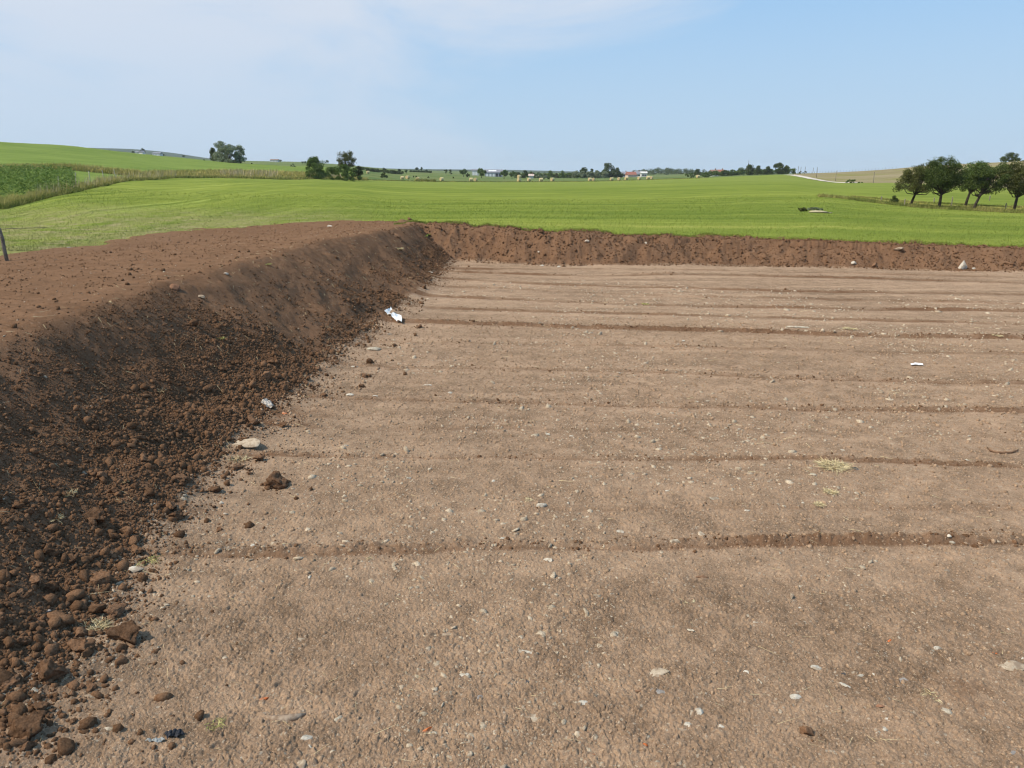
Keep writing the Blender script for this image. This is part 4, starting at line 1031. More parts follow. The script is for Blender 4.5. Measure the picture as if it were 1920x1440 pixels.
def tree(X, y, wpx, hpx, label, kind='round', leaf='leaf_mid', name='tree', cat='tree', group=None, trunk=.2, lean=0., seed=None, per=None, Yb=None, clumps=None, gap=.0, sink=.0, cov=2.7):
    """wpx/hpx: size of the whole tree in photo pixels; y: its distance"""
    r = np.random.default_rng(int(X * 13 + y) if seed is None else seed)
    x = side(X) * y; z = ground_far(x, y) - sink; m = y / FPX / CP
    Wd = wpx * m; Ht = hpx * m * CP * CP
    if y > 400: Wd *= 1.08; Ht *= 1.12; cov = 3.6
    o = bpy.data.objects.new(name, None); COL.objects.link(o); o.location = (x, y, z); o.empty_display_size = .3
    tag(o, label, cat, group)
    big = hpx > 25
    nc = clumps or (70 if big else int(np.clip(wpx * hpx / 9, 8, 26)))
    per = per or (110 if big else int(np.clip(900 / nc, 22, 60)))
    th = Ht * trunk; ch = Ht - th; a = Wd / 2
    C = []; Rr = []
    base_r = min(a, ch / 2) * (.30 if big else .42)
    while len(C) < nc:
        p = rand_dirs(1, r)[0] * r.random() ** .36
        if kind == 'round': q = np.array([p[0] * (a - base_r * .75), p[1] * (a - base_r * .75), p[2] * (ch / 2 - base_r * .6)])
        elif kind == 'dome':                         # wide at the foot
            hgt = r.random() ** 1.1; rd = math.sqrt(max(0, 1 - hgt ** 2.4)) * math.sqrt(r.random()); an = r.uniform(0, 6.283); q = np.array([rd * math.cos(an) * (a - base_r * .8), rd * math.sin(an) * (a - base_r * .8), (hgt - .5) * (ch - base_r * 1.2) - base_r * .28 * (1 - hgt)])
        elif kind == 'umbrella':
            q = np.array([p[0] * (a - base_r * .5), p[1] * (a - base_r * .5), (abs(p[2]) ** .7 - .5 + .1 * (p[0] ** 2)) * (ch - base_r * 1.2)])
        if gap and vnoise3(np.array([q * 1.1 / max(a, .1) * 2.2 + seed if seed else q]), 5)[0] > 1 - gap * 2: continue
        C.append(q); Rr.append(base_r * r.uniform(.6, 1.2))
    C = np.array(C); Rr = np.array(Rr); cz = th + ch / 2
    C[:, 2] += cz; C[:, 0] += lean * C[:, 2]
    size = max(.11 if big else .16, y / 1400 * 1.3)
    per = int(max(12, cov * Wd * ch * .785 / (.446 * size * size * .5) / nc))
    V, F = leaf_cloud(C, Rr, per, size, r)
    link('crown', mesh_data('crown', V, F, M[leaf]), o)
    if trunk > 0:
        tr = max(.027 * Ht, .06) if big else .03 * Ht
        tubes = [tube([(0, 0, -.3), (lean * th * .45 + .02, .02, th * .5), (lean * th, 0, th), (lean * cz, .05, cz)], [tr * 1.25, tr, tr * .85, tr * .4])]
        if big:
            for c in C[np.argsort(r.random(len(C)))[:16]]:
                s0 = np.array([lean * th, 0, th * r.uniform(.9, 1.3)]); mid = s0 * .45 + c * .55 + np.array([0, 0, -.12 * ch])
                tubes.append(tube([tuple(s0), tuple(mid), tuple(c)], [tr * .5, tr * .3, tr * .1], 5))
        link('trunk', tube_mesh('trunk', tubes, M['bark_dark']), o)
    return o

# --- orchard on the right
ORCH = [
 (1715, 75, 70, 82, .29, .3, 'windblown orchard tree with its trunk bent right, outermost on the open meadow side', 'leaf_olive', 1),
 (1770, 73, 74, 99, .27, .03, 'tallest orchard tree, straight trunk forking low', 'leaf_dark', 2),
 (1819, 79, 56, 86, .30, .22, 'orchard tree standing in the rear row, seen between two front ones', 'leaf_mid', 3),
 (1835, 71, 70, 94, .30, .36, 'strongly leaning orchard tree with a crooked thin trunk', 'leaf_dark', 4),
 (1913, 70, 66, 98, .30, .08, 'orchard tree with a thick pale trunk at the picture edge', 'leaf_olive', 5),
 (1975, 72, 70, 92, .28, .12, 'orchard tree mostly beyond the picture edge', 'leaf_dark', 6)]
for X, y, w, h, trk, ln, lab, lf, sd_ in ORCH[:5]:
    tree(X, y, w * 1.14, h, lab, 'umbrella' if sd_ in (1, 4) else 'round', lf, 'fruit_tree', 'fruit tree', 'orchard trees beside the meadow', trk * .88, ln, 40 + sd_, 105, clumps=92, cov=2.9)
tree(1683, 78, 17, 14, 'small dark bush in the rough grass beside the bent orchard tree', 'dome', 'leaf_dark', 'bush', 'bush', None, 0)
tree(1890, 305, 33, 18, 'lone bush on the skyline above the orchard', 'dome', 'leaf_dark', 'bush', 'bush', None, 0, clumps=40, cov=3.6, sink=.15)
tree(1598, 193, 37, 7, 'low spreading bush beside the gravel track', 'dome', 'leaf_mid', 'bush', 'bush', None, 0, clumps=20)
tree(1512, 57.5, 17, 7, 'scrubby weeds on the sandy mound in the meadow', 'dome', 'leaf_olive', 'shrub', 'shrub', None, 0, clumps=16, per=50)
tree(1534, 58.6, 30, 4, 'low weeds along the back of the sandy mound', 'dome', 'leaf_silver', 'shrub', 'shrub', None, 0, clumps=26)
# --- left clumps
for X, y, w, h, lab, k, lf, t in [
 (403, 285, 17, 25, 'narrow dark tree at the edge of the grey-green willow clump', 'dome', 'leaf_dark', .02),
 (418, 283, 34, 38, 'tallest tree of the willow clump on the hillside', 'dome', 'leaf_silver', .05),
 (434, 272, 54, 33, 'broad silvery willow in front of the hillside clump', 'dome', 'leaf_silver', .02),
 (453, 276, 24, 34, 'slender willow at the downhill end of the clump', 'dome', 'leaf_silver', .05),
 (592, 176, 43, 43, 'dense rounded bushy tree at the end of the tall grass', 'dome', 'leaf_mid', 0),
 (650, 192, 40, 56, 'tall airy tree with light showing through its crown', 'round', 'leaf_olive', .3),
 (646, 180, 64, 30, 'spreading shrub at the foot of the tall airy tree', 'dome', 'leaf_mid', 0),
 (672, 194, 22, 28, 'small brownish tree leaning out beside the tall airy tree', 'round', 'leaf_olive', .2),
 (620, 186, 36, 22, 'low shrubs between the bushy tree and the tall airy tree', 'dome', 'leaf_mid', 0)]:
    tree(X, y, w, h, lab, k, lf, 'tree' if h > 25 and 'shrub' not in lab else 'shrub', 'tree' if h > 25 and 'shrub' not in lab else 'shrub', None, t, 0, None, 60, clumps=60 if h > 24 else 24, cov=1.7 if 'airy tree with' in lab else 3.0)
# --- far trees, each named by what it stands near
for X, y, w, h, lab, k, lf in [
 (213, 290, 14, 3.5, 'dark low bush on the skyline of the crop hill', 'dome', 'leaf_dark'),
 (255, 960, 9, 5, 'small tree left of the white farm sheds on the ridge', 'round', 'leaf_dark'),
 (272, 960, 14, 10, 'twin-topped tree behind the white farm sheds on the ridge', 'round', 'leaf_dark'),
 (311, 960, 7, 4, 'bush right of the long white farm shed', 'round', 'leaf_dark'),
 (348, 960, 10, 4.5, 'dark bush on the ridge uphill from the willow clump', 'round', 'leaf_dark'),
 (385, 302, 4, 4, 'tiny bush just left of the willow clump', 'dome', 'leaf_dark'),
 (473, 300, 5, 3, 'tiny bush just right of the willow clump', 'dome', 'leaf_dark'),
 (526, 1000, 9, 4.5, 'tree at the distant white farm between willow clump and bushy tree', 'round', 'leaf_dark'),
 (550, 320, 13, 7, 'pale green bush on the field boundary left of the bushy tree', 'dome', 'leaf_silver'),
 (569, 620, 4, 6, 'left one of three little trees behind the bushy tree', 'round', 'leaf_dark'),
 (573.5, 620, 4, 6, 'middle one of three little trees behind the bushy tree', 'round', 'leaf_dark'),
 (578, 620, 4, 6, 'right one of three little trees behind the bushy tree', 'round', 'leaf_dark'),
 (614, 900, 7, 8, 'distant tree seen between the bushy tree and the tall airy tree', 'round', 'leaf_dark'),
 (720.5, 520, 8, 9, 'rounded tree rising from the long dark hedge', 'round', 'leaf_dark'),
 (735, 520, 7, 7, 'smaller tree rising from the right half of the long dark hedge', 'round', 'leaf_dark'),
 (749, 530, 9, 9, 'tree at the right end of the long dark hedge', 'round', 'leaf_dark'),
 (762, 540, 8, 7, 'hazy tree just past the long dark hedge', 'round', 'leaf_mid'),
 (782, 660, 7, 9.5, 'thin sparse tree standing on the short hedge', 'round', 'leaf_dark'),
 (791, 660, 5, 8.5, 'narrow tree beside the thin sparse one on the short hedge', 'round', 'leaf_dark'),
 (799.5, 660, 8, 5.5, 'flat-topped tree at the right of the short hedge', 'round', 'leaf_dark'),
 (836, 620, 7, 8, 'round tree on the skyline, left of a taller pair of crowns', 'round', 'leaf_dark'),
 (844.5, 620, 6, 9, 'thin tree with a small high crown', 'round', 'leaf_dark'),
 (844, 600, 9, 4, 'bush under the thin tree with a small high crown', 'dome', 'leaf_dark'),
 (869, 480, 15, 14, 'tall full tree left of the white shed', 'round', 'leaf_mid'),
 (877, 480, 8, 7, 'bush at the foot of the tall full tree', 'dome', 'leaf_dark'),
 (903, 440, 19, 17, 'dense round tree standing in front of the grey barn', 'round', 'leaf_mid'),
 (945, 440, 18, 16, 'dense round tree just right of the grey barn', 'round', 'leaf_mid'),
 (960, 435, 14, 14, 'second round tree right of the grey barn', 'round', 'leaf_mid'),
 (972, 520, 13, 11, 'dusky tree in the row behind the stacked bales', 'dome', 'leaf_dark'),
 (984, 520, 14, 13, 'taller dusky tree in the row behind the stacked bales', 'dome', 'leaf_dark'),
 (996, 520, 12, 12, 'pointed dusky tree above the tiny pink house', 'dome', 'leaf_dark'),
 (1009, 520, 16, 10, 'grey-green tree right of the tiny pink house', 'dome', 'leaf_silver'),
 (1021, 530, 12, 8, 'low grey-green tree in the middle of the village row', 'dome', 'leaf_silver'),
 (1031, 530, 13, 12, 'domed tree over a pair of green shrubs', 'dome', 'leaf_mid'),
 (1043, 530, 12, 8, 'low olive tree left of a tapering dark one', 'dome', 'leaf_olive'),
 (1055, 530, 11, 12.5, 'tapering dark tree standing apart in the village row', 'dome', 'leaf_mid'),
 (1066, 540, 10, 7, 'shrub joining the tapering dark tree to the willow belt', 'dome', 'leaf_dark'),
 (1018, 420, 15, 6, 'pale shrub in the bale field below the village row', 'dome', 'leaf_silver'),
 (1028, 415, 6, 5, 'dark shrub in the bale field below the village row', 'dome', 'leaf_dark'),
 (1078, 520, 17, 13, 'willow at the left end of the silvery belt', 'dome', 'leaf_silver'),
 (1094, 545, 18, 18, 'dark tree rising behind the silvery belt', 'dome', 'leaf_dark'),
 (1092, 510, 16, 12, 'second willow of the silvery belt', 'dome', 'leaf_silver'),
 (1106, 510, 17, 13, 'middle willow of the silvery belt', 'dome', 'leaf_silver'),
 (1109, 550, 9, 16, 'dark gap-edged tree behind the middle willow', 'dome', 'leaf_dark'),
 (1120, 510, 17, 13, 'fourth willow of the silvery belt', 'dome', 'leaf_silver'),
 (1134, 510, 17, 12, 'willow at the right end of the silvery belt', 'dome', 'leaf_silver'),
 (1082, 430, 12, 7, 'small umbrella-shaped tree alone in the bale field', 'round', 'leaf_dark'),
 (1138, 560, 36, 24, 'largest dark tree of the village row, broad and domed', 'dome', 'leaf_dark'),
 (1157, 560, 14, 17, 'shoulder of a dark tree beside the largest one', 'dome', 'leaf_dark'),
 (1308, 430, 13, 15, 'dark spiky tree by the red-roofed houses on the right', 'dome', 'leaf_dark'),
 (1295, 425, 24, 8, 'long low shrub left of the dark spiky tree', 'dome', 'leaf_mid'),
 (1324, 430, 18, 8, 'low shrub right of the dark spiky tree', 'dome', 'leaf_mid'),
 (1360, 460, 18, 10, 'shrubby tree right of the red-roofed houses', 'dome', 'leaf_dark'),
 (1374, 455, 16, 11, 'green tree two crowns left of the church spire', 'dome', 'leaf_mid'),
 (1388, 455, 16, 13, 'green tree just left of the church spire', 'dome', 'leaf_mid'),
 (1405, 445, 22, 17, 'tree in front of the church tower', 'dome', 'leaf_dark'),
 (1421, 440, 16, 15, 'tree just right of the church spire', 'dome', 'leaf_dark'),
 (1438, 435, 20, 14, 'broad tree left of the tallest one by the track', 'dome', 'leaf_dark'),
 (1459, 430, 26, 19, 'tallest dark tree near the top of the gravel track', 'dome', 'leaf_dark'),
 (1474, 428, 16, 14, 'dark tree at the end of the row by the gravel track', 'dome', 'leaf_dark'),
 (1488, 428, 14, 5, 'low hedge stub where the row meets the gravel track', 'dome', 'leaf_dark'),
 (1501, 420, 6, 4, 'tiny bush by the first pole of the track', 'dome', 'leaf_dark'),
 (1509, 420, 7, 4, 'tiny bush by the second pole of the track', 'dome', 'leaf_dark'),
 (721, 262, 20, 9, 'dark shrub in the grass left of the nearest bales', 'dome', 'leaf_dark'),
 (775, 380, 4, 3, 'left one of two specks of bush beyond the weedy patch', 'dome', 'leaf_dark'),
 (780, 380, 4, 3, 'right one of two specks of bush beyond the weedy patch', 'dome', 'leaf_dark'),
 (803, 380, 4, 3, 'speck of bush up-field from the weedy patch', 'dome', 'leaf_dark'),
 (850, 390, 4, 3, 'speck of bush below the thin tree with a high crown', 'dome', 'leaf_dark'),
]:
    nm = 'tree' if ('tree' in lab.split(' ')[:6] or 'willow' in lab) and 'bush' not in lab.split(' ')[:4] else 'bush'
    tree(X, y, w, h, lab, k, lf, nm, nm, None, .22 if k == 'round' else .04)

def hedge(x0, x1, y, hpx, label, leaf='leaf_dark', name='hedge', depth=2.5, per=26, kind=None, step=.9, prof=None, cat='hedge'):
    r = np.random.default_rng(int(x0)); m = y / FPX / CP; n = int((x1 - x0) / (hpx * .35 * step)) + 4
    Xs = r.uniform(x0, x1, n * 3); hh = hpx * m * (np.interp(Xs, *prof) if prof else 1)
    px = np.array([side(X) * y for X in Xs]); py = y + r.uniform(-depth, depth, len(Xs)); pz = zt(px, py)
    R_ = hpx * m * r.uniform(.25, .42, len(Xs)); z = pz + (hh - R_) * r.random(len(Xs)) ** .6
    c = np.array([px.mean(), y, pz.mean()])
    V, F = leaf_cloud(np.stack([px, py, z], 1) - c, R_, per * 2, max(.18, y / 1400 * 1.3), r)
    o = link(name, mesh_data(name, V, F, M[leaf]), None, c)
    return tag(o, label, None if kind else cat, kind=kind)
hedge(676, 757, 500, 7, 'long dark hedge across the fields right of the tall airy tree')
hedge(769, 809, 655, 3.5, 'short hedge on the skyline under the thin trees')
hedge(1315, 1490, 470, 11, 'low hedge along the foot of the trees by the church', 'leaf_mid', per=45)
hedge(965, 1072, 545, 10, 'background hedge along the village row', 'leaf_mid', per=45)
hedge(1070, 1166, 565, 10, 'dark hedge behind the silvery willow belt', 'leaf_dark', per=45)
hedge(1164, 1312, 1150, 14, 'far wooded hill', 'leaf_dark', 'woods', 60, 30, 'stuff', .5, ([1164, 1190, 1215, 1246, 1280, 1300, 1312], [.35, .6, .85, 1, .8, .7, .6]))

# --- hay bales
M['hay'] = simple('pale hay', (.5, .4, .2), (.66, .56, .32), 3, .9, .6, 'object', .9, 1.08)
M['hay_end'] = simple('coiled hay end', (.44, .33, .16), (.58, .46, .25), 5, .9, .6)
def bale_meshes():
    bm = bmesh.new(); n = 28
    rings = [(-.6, .6), (-.57, .63), (-.3, .645), (0, .65), (.3, .645), (.57, .63), (.6, .6)]
    vs = [[bm.verts.new((x, r * math.cos(2 * math.pi * k / n), r * math.sin(2 * math.pi * k / n))) for k in range(n)] for x, r in rings]
    for a, b in zip(vs, vs[1:]):
        for k in range(n): bm.faces.new((a[k], a[(k + 1) % n], b[(k + 1) % n], b[k]))
    me = bpy.data.meshes.new('bale_body'); bm.to_mesh(me); bm.free(); me.materials.append(M['hay'])
    ends = []
    for sx in (-1, 1):
        bm = bmesh.new(); prev = None
        for r, dx in ((.6, 0), (.45, .02), (.3, .005), (.15, .02), (.02, .01)):
            ring = [bm.verts.new((sx * (.6 + dx), r * math.cos(2 * math.pi * k / n), r * math.sin(2 * math.pi * k / n))) for k in range(n)]
            if prev:
                for k in range(n): bm.faces.new((prev[k], prev[(k + 1) % n], ring[(k + 1) % n], ring[k]))
            prev = ring
        bm.faces.new(prev)
        m2 = bpy.data.meshes.new('coiled_end'); bm.to_mesh(m2); bm.free(); m2.materials.append(M['hay_end']); ends.append(m2)
    return me, ends
BB, BE = bale_meshes()
for X, y, s, rot, up, lab in [
 (690, 330, 1, .5, 0, 'round hay bale alone below the long dark hedge'),
 (754, 262, .95, .4, 0, 'left one of two hay bales near the weedy patch, lower in the field'),
 (764, 285, 1.1, 1.1, 0, 'right one of two hay bales near the weedy patch, higher in the field'),
 (783.5, 258, 1, 1.3, 0, 'hay bale standing behind the weedy patch'),
 (828, 270, 1.05, .7, 0, 'lone hay bale between the weedy patch and the barn'),
 (883, 272, 1.05, .2, 0, 'left one of a pair of hay bales below the round tree at the barn'),
 (891.5, 274, 1.05, 1.2, 0, 'right one of a pair of hay bales below the round tree at the barn'),
 (973.5, 277, 1.1, .6, 0, 'hay bale carrying another bale on top'),
 (973.5, 277, 1.05, .9, 1.3, 'hay bale stacked on top of another'),
 (992, 310, 1.1, .6, 0, 'hay bale below the tiny pink house'),
 (1014.6, 288, 1.15, .3, 0, 'flat-looking hay bale below the pale shrub'),
 (1036, 300, 1.15, .8, 0, 'hay bale below the domed tree'),
 (1106.5, 300, 1.1, .5, 0, 'left one of two touching hay bales below the silvery belt'),
 (1113, 302, 1.05, 1.2, 0, 'right one of two touching hay bales below the silvery belt'),
 (1147, 310, 1.0, .4, 0, 'hay bale below the largest dark tree'),
 (1161, 315, 1.05, 1.0, 0, 'hay bale directly left of the red roof line'),
 (1175, 318, 1.15, .4, 0, 'hay bale below the left part of the red roof'),
 (1199, 320, 1.1, .7, 0, 'hay bale right of the red roof'),
 (1216, 325, 1.2, .2, 0, 'left one of two hay bales at the edge of the brown strip'),
 (1222, 345, 1.1, 1.0, 0, 'right one of two hay bales at the edge of the brown strip'),
 (1309, 345, 1.15, .5, 0, 'lone hay bale below the dark spiky tree'),
]:
    s *= .9; up *= .9; x = side(X) * y; o = bpy.data.objects.new('hay_bale', None); COL.objects.link(o)
    o.location = (x, y, ground_far(x, y) + .6 * s + up); o.scale = (s,) * 3; o.rotation_euler = (0, 0, rot); tag(o, lab, 'hay bale', 'round hay bales in the far field')
    link('bale_body', BB, o); [link('coiled_end', e_, o) for e_ in BE]

# --- buildings far off
def boxm(bm, x0, x1, y0, y1, z0, z1):
    v = [bm.verts.new(p) for p in ((x0, y0, z0), (x1, y0, z0), (x1, y1, z0), (x0, y1, z0), (x0, y0, z1), (x1, y0, z1), (x1, y1, z1), (x0, y1, z1))]
    for q in ((0, 1, 5, 4), (1, 2, 6, 5), (2, 3, 7, 6), (3, 0, 4, 7), (4, 5, 6, 7), (3, 2, 1, 0)): bm.faces.new([v[i] for i in q])
def part(name, build, mat, parent):
    bm = bmesh.new(); build(bm); me = bpy.data.meshes.new(name); bm.to_mesh(me); bm.free(); me.materials.append(mat); return link(name, me, parent)
M['wall_white'] = simple('white render', (.55, .54, .5), (.65, .63, .6), 1)
M['wall_pink'] = simple('pinkish render', (.55, .42, .36), (.62, .5, .44), 1)
M['wall_grey'] = simple('grey cladding', (.3, .3, .34), (.38, .38, .42), 1)
M['roof_red'] = simple('red roof tiles', (.25, .1, .075), (.33, .15, .11), 2)
M['roof_grey'] = simple('grey sheet roof', (.2, .2, .225), (.27, .27, .29), 1)
M['roof_brown'] = simple('brown roof tiles', (.22, .13, .1), (.29, .19, .14), 2)
M['slate'] = simple('blue-grey slate', (.1, .11, .13), (.16, .17, .19), 2)
M['opening'] = simple('dark opening', (.03, .03, .035), (.05, .05, .055), 2)
M['pale_door'] = simple('pale doors', (.7, .7, .7), (.78, .78, .78), 2)
def house(X, y, wpx, hw, hr, label, wall, roof, cat='house', name='house', dpt=8, yaw=0., openings=None, pale=False, skyl=False):
    x = side(X) * y; m = y / FPX / CP; w = wpx * m / 2; o = bpy.data.objects.new(name, None); COL.objects.link(o)
    o.location = (x, y, ground_far(x, y) - .2); o.rotation_euler = (0, 0, yaw); tag(o, label, cat); d = dpt / 2
    part('wall', lambda bm: boxm(bm, -w, w, -d, d, 0, hw), M[wall], o)
    def rf(bm):
        e = .4; v = [bm.verts.new(p) for p in ((-w - e, -d - e, hw + .01), (w + e, -d - e, hw + .01), (w + e, d + e, hw + .01), (-w - e, d + e, hw + .01), (-w - e, 0, hw + hr), (w + e, 0, hw + hr))]
        for q in ((0, 1, 5, 4), (2, 3, 4, 5), (1, 2, 5), (3, 0, 4), (3, 2, 1, 0)): bm.faces.new([v[i] for i in q])
    r_ = part('roof', rf, M[roof], o)
    if not pale and cat == 'house': part('chimney', lambda bm: boxm(bm, w * .35, w * .35 + .7, -.35, .35, hw + hr * .6, hw + hr + .8), M['roof_brown'], r_)
    if skyl: part('skylight', lambda bm: (lambda v: bm.faces.new(v))([bm.verts.new(p) for p in ((-w * .6, -d * .62 - e_, hw + hr * .42), (w * .3, -d * .62 - e_, hw + hr * .42), (w * .3, -d * .3 - e_, hw + hr * .74), (-w * .6, -d * .3 - e_, hw + hr * .74))]) if (e_ := .12) else None, M['pale_door'], r_)
    for k in range(openings or 0):
        cx_ = -w + (k + .7) * 2 * w / (openings + .4)
        part('door' if pale else 'window', lambda bm: boxm(bm, cx_ - .8, cx_ + .8, -d - .06, -d - .003, .3 if pale else 1.0, hw * (.75 if pale else .62)), M['pale_door' if pale and k < 3 else 'opening'], o)
    return o
house(926, 620, 30, 3.4, 2.3, 'long grey barn with pale doors behind the round tree', 'wall_grey', 'roof_grey', 'barn', 'barn', 14, 0, 5, True, True)
house(891, 640, 11, 4.2, 1.0, 'boxy white shed left of the round tree at the barn', 'wall_white', 'roof_grey', 'shed', 'shed', 6, 0, 2, True)
house(996, 500, 8, 1.8, 1.2, 'tiny white-walled house with a pink roof in the village row', 'wall_white', 'wall_pink', 'house', 'house', 3, 0, 2)
house(1183, 640, 15, 2.0, 2.4, 'house with a large red tiled roof below the wooded hill', 'wall_pink', 'roof_red', 'house', 'house', 9, .1, 3)
house(1171, 660, 9, 2.8, 1.8, 'grey house left of the large red roof', 'wall_grey', 'roof_grey', 'house', 'house', 7, 0, 2)
house(1195, 670, 10, 2.8, 2.2, 'pale grey-roofed house right of the large red roof', 'wall_white', 'roof_grey', 'house', 'house', 7, 0, 2)
house(1207, 660, 10, 3.2, 1.4, 'white house at the end of the houses below the wooded hill', 'wall_white', 'wall_white', 'house', 'house', 6, 0, 2)
house(1338, 520, 11, 2.6, 1.8, 'low house with a dusty pink roof among the shrubs', 'wall_white', 'roof_brown', 'house', 'house', 8, .1, 2)
house(1351, 540, 10, 2.4, 2.0, 'house with a steep reddish roof left of the church', 'wall_pink', 'roof_red', 'house', 'house', 8, -.3, 2)
house(263, 940, 5, 3.0, 1.2, 'smallest white farm shed on the ridge', 'wall_white', 'roof_grey', 'shed', 'shed', 6, 0, 1, True)
house(271, 935, 6, 3.2, 2.0, 'gabled white farm shed on the ridge in front of the twin-topped tree', 'wall_white', 'roof_grey', 'shed', 'shed', 6, 1.2, 1, True)
house(300, 935, 13, 3.2, 1.6, 'long white farm shed on the ridge', 'wall_white', 'roof_grey', 'shed', 'shed', 8, 0, 2, True)
house(517, 980, 13, 2.6, 1.0, 'distant white farm building between willow clump and bushy tree', 'wall_white', 'roof_brown', 'shed', 'farm_building', 8, 0, 2, True)
# church
x = side(1402) * 760; zb = ground_far(x, 760); top = z_at(302, 760); tw = z_at(315, 760)
ch = bpy.data.objects.new('church', None); COL.objects.link(ch); ch.location = (x, 760, zb); tag(ch, 'church with a slender slate spire above the trees', 'church')
tower = part('tower', lambda bm: boxm(bm, -1.2, 1.2, -1.2, 1.2, -.2, tw - zb), M['wall_pink'], ch)
part('belfry_opening', lambda bm: boxm(bm, -.5, .5, -1.26, -1.203, tw - zb - 2.2, tw - zb - .6), M['opening'], tower)
def spire(bm):
    b = [bm.verts.new((1.35 * math.cos(a), 1.35 * math.sin(a), tw - zb + .01)) for a in [k * math.pi / 4 for k in range(8)]]; t = bm.verts.new((0, 0, top - zb - 1.0)); bm.faces.new(b[::-1])
    for k in range(8): bm.faces.new((b[k], b[(k + 1) % 8], t))
sp_ = part('spire', spire, M['slate'], ch)
part('cross', lambda bm: (boxm(bm, -.09, .09, -.09, .09, top - zb - 1.3, top - zb + .6), boxm(bm, -.5, -.093, -.07, .07, top - zb - .2, top - zb), boxm(bm, .093, .5, -.07, .07, top - zb - .2, top - zb)), M['slate'], sp_)
def nave(bm):
    boxm(bm, 1.203, 9, -3, 3, -.2, 2.4)
part('nave', nave, M['wall_pink'], ch)
def nroof(bm):
    v = [bm.verts.new(p) for p in ((1.21, -3.3, 2.41), (9.3, -3.3, 2.41), (9.3, 3.3, 2.41), (1.21, 3.3, 2.41), (1.21, 0, 4.6), (9.3, 0, 4.6))]
    for q in ((0, 1, 5, 4), (2, 3, 4, 5), (1, 2, 5), (3, 0, 4), (3, 2, 1, 0)): bm.faces.new([v[i] for i in q])
part('roof', nroof, M['slate'], ch)

# --- posts
M['post_dark'] = simple('weathered dark post', (.12, .1, .08), (.23, .195, .155), 12, .95, .5)
M['post_pale'] = simple('bleached post', (.2, .175, .13), (.31, .27, .21), 9, .95, .4)
def post(x, y, h, r, label, mat='post_pale', cat='fence post', group=None, tilt=(0, 0), name='fence_post', z=None):
    rr_ = random.Random(int(x * 31 + y)); z = ground_far(x, y) if z is None else z
    pts = [(rr_.uniform(-.2, .2) * r, 0, -.35), (0, 0, h * .33), (rr_.uniform(-.5, .5) * r, 0, h * .68), (0, 0, h - r * .6), (0, 0, h)]
    o = link(name, tube_mesh(name, [tube(pts, [r * 1.05, r * 1.03, r, r * .95, r * .72], 10)], M[mat]), None, (x, y, z), (tilt[0], tilt[1], 0)); tag(o, label, cat, group); return o
M['post_bleached'] = simple('bleached stake', (.4, .36, .28), (.52, .47, .38), 9, .95, .4)
hp = hit(13, 489)
pz = float(ground_z(hp[0], hp[1])[0])
po = post(hp[0], hp[1], 60 * hp[3] * 1.02, 3.1 * hp[3], 'thick weathered fence post leaning slightly at the left picture edge', 'post_dark', 'fence post', None, (0, -.06), z=pz)
wire = tube_mesh('wire', [tube([(.0, -.12, 0), (.4, .12, -.005), (1.3, .6, -.06)], [.012, .01, .006], 5)], M['post_dark']); link('wire', wire, po, (0, 0, 60 * hp[3] * .97))
for X, Y, h, lab in [(1695.5, 386, 13, 'pale post in the rough grass beside the small dark bush'), (1751, 379, 8, 'thin post behind the tallest orchard tree'), (1783.6, 386.5, 17, 'pale post right of the tallest orchard tree trunk'),
                     (1885, 393, 12, 'pale post between the leaning orchard tree and the thick trunk'), (1855, 376, 9, 'short post behind the leaning orchard tree'), (1652, 378, 10, 'thin post at the open end of the orchard')]:
    h_ = hit(X, Y); post(h_[0], h_[1], h * h_[3], 1.0 * h_[3], lab, 'post_pale', 'fence post', 'posts of the orchard fence')
for X, Y, h, lab in [(106, 350, 7, 'pale leaning post among the maize leaves'), (139, 343, 7, 'pale post where the maize ends'), (167, 341, 6, 'pale post in the rough grass strip right of the maize'), (193, 338, 5.5, 'small post further along the rough grass strip'), (216, 335, 6, 'last small post of the rough grass strip')]:
    y = 82 + (X - 106) * .28; x = side(X) * y; post(x, y, 1.35, .05, lab, 'post_bleached', 'fence post', 'posts along the rough grass strip', (0, random.uniform(-.15, .15)))
for X, Y, h, lab in [(1496, 327.5, 14, 'leftmost tall pole where the gravel track vanishes'), (1501, 326, 12, 'second tall pole where the gravel track vanishes'), (1509, 325, 12, 'middle tall pole against the sky by the track'), (1524, 325, 10, 'tall pole standing apart against the sky'),
                     (1531.5, 333, 17, 'longest pole beside the bend of the track'), (1568, 339, 17, 'pole on the grassy slope above the track'), (1639.5, 343, 19, 'pole alone on the tan hillside left of the orchard')]:
    h_ = hit(X, Y); yy_ = min(h_[1], 330); x = side(X) * yy_; post(x, yy_, h * yy_ / FPX / CP, .075, lab, 'post_dark' if Y < 334 else 'post_pale', 'pole', 'wooden poles along the gravel track', name='pole')
for k in range(30):
    X = 1512 + k * 4.9 * (1 + .006 * k); y = 332 + 6 * (k % 2) * .2; x = side(X) * y
    post(x, y, .85, .05, 'small post of the fence line running up the tan hillside crest', 'post_dark', 'fence post', 'fence posts along the tan hillside crest')

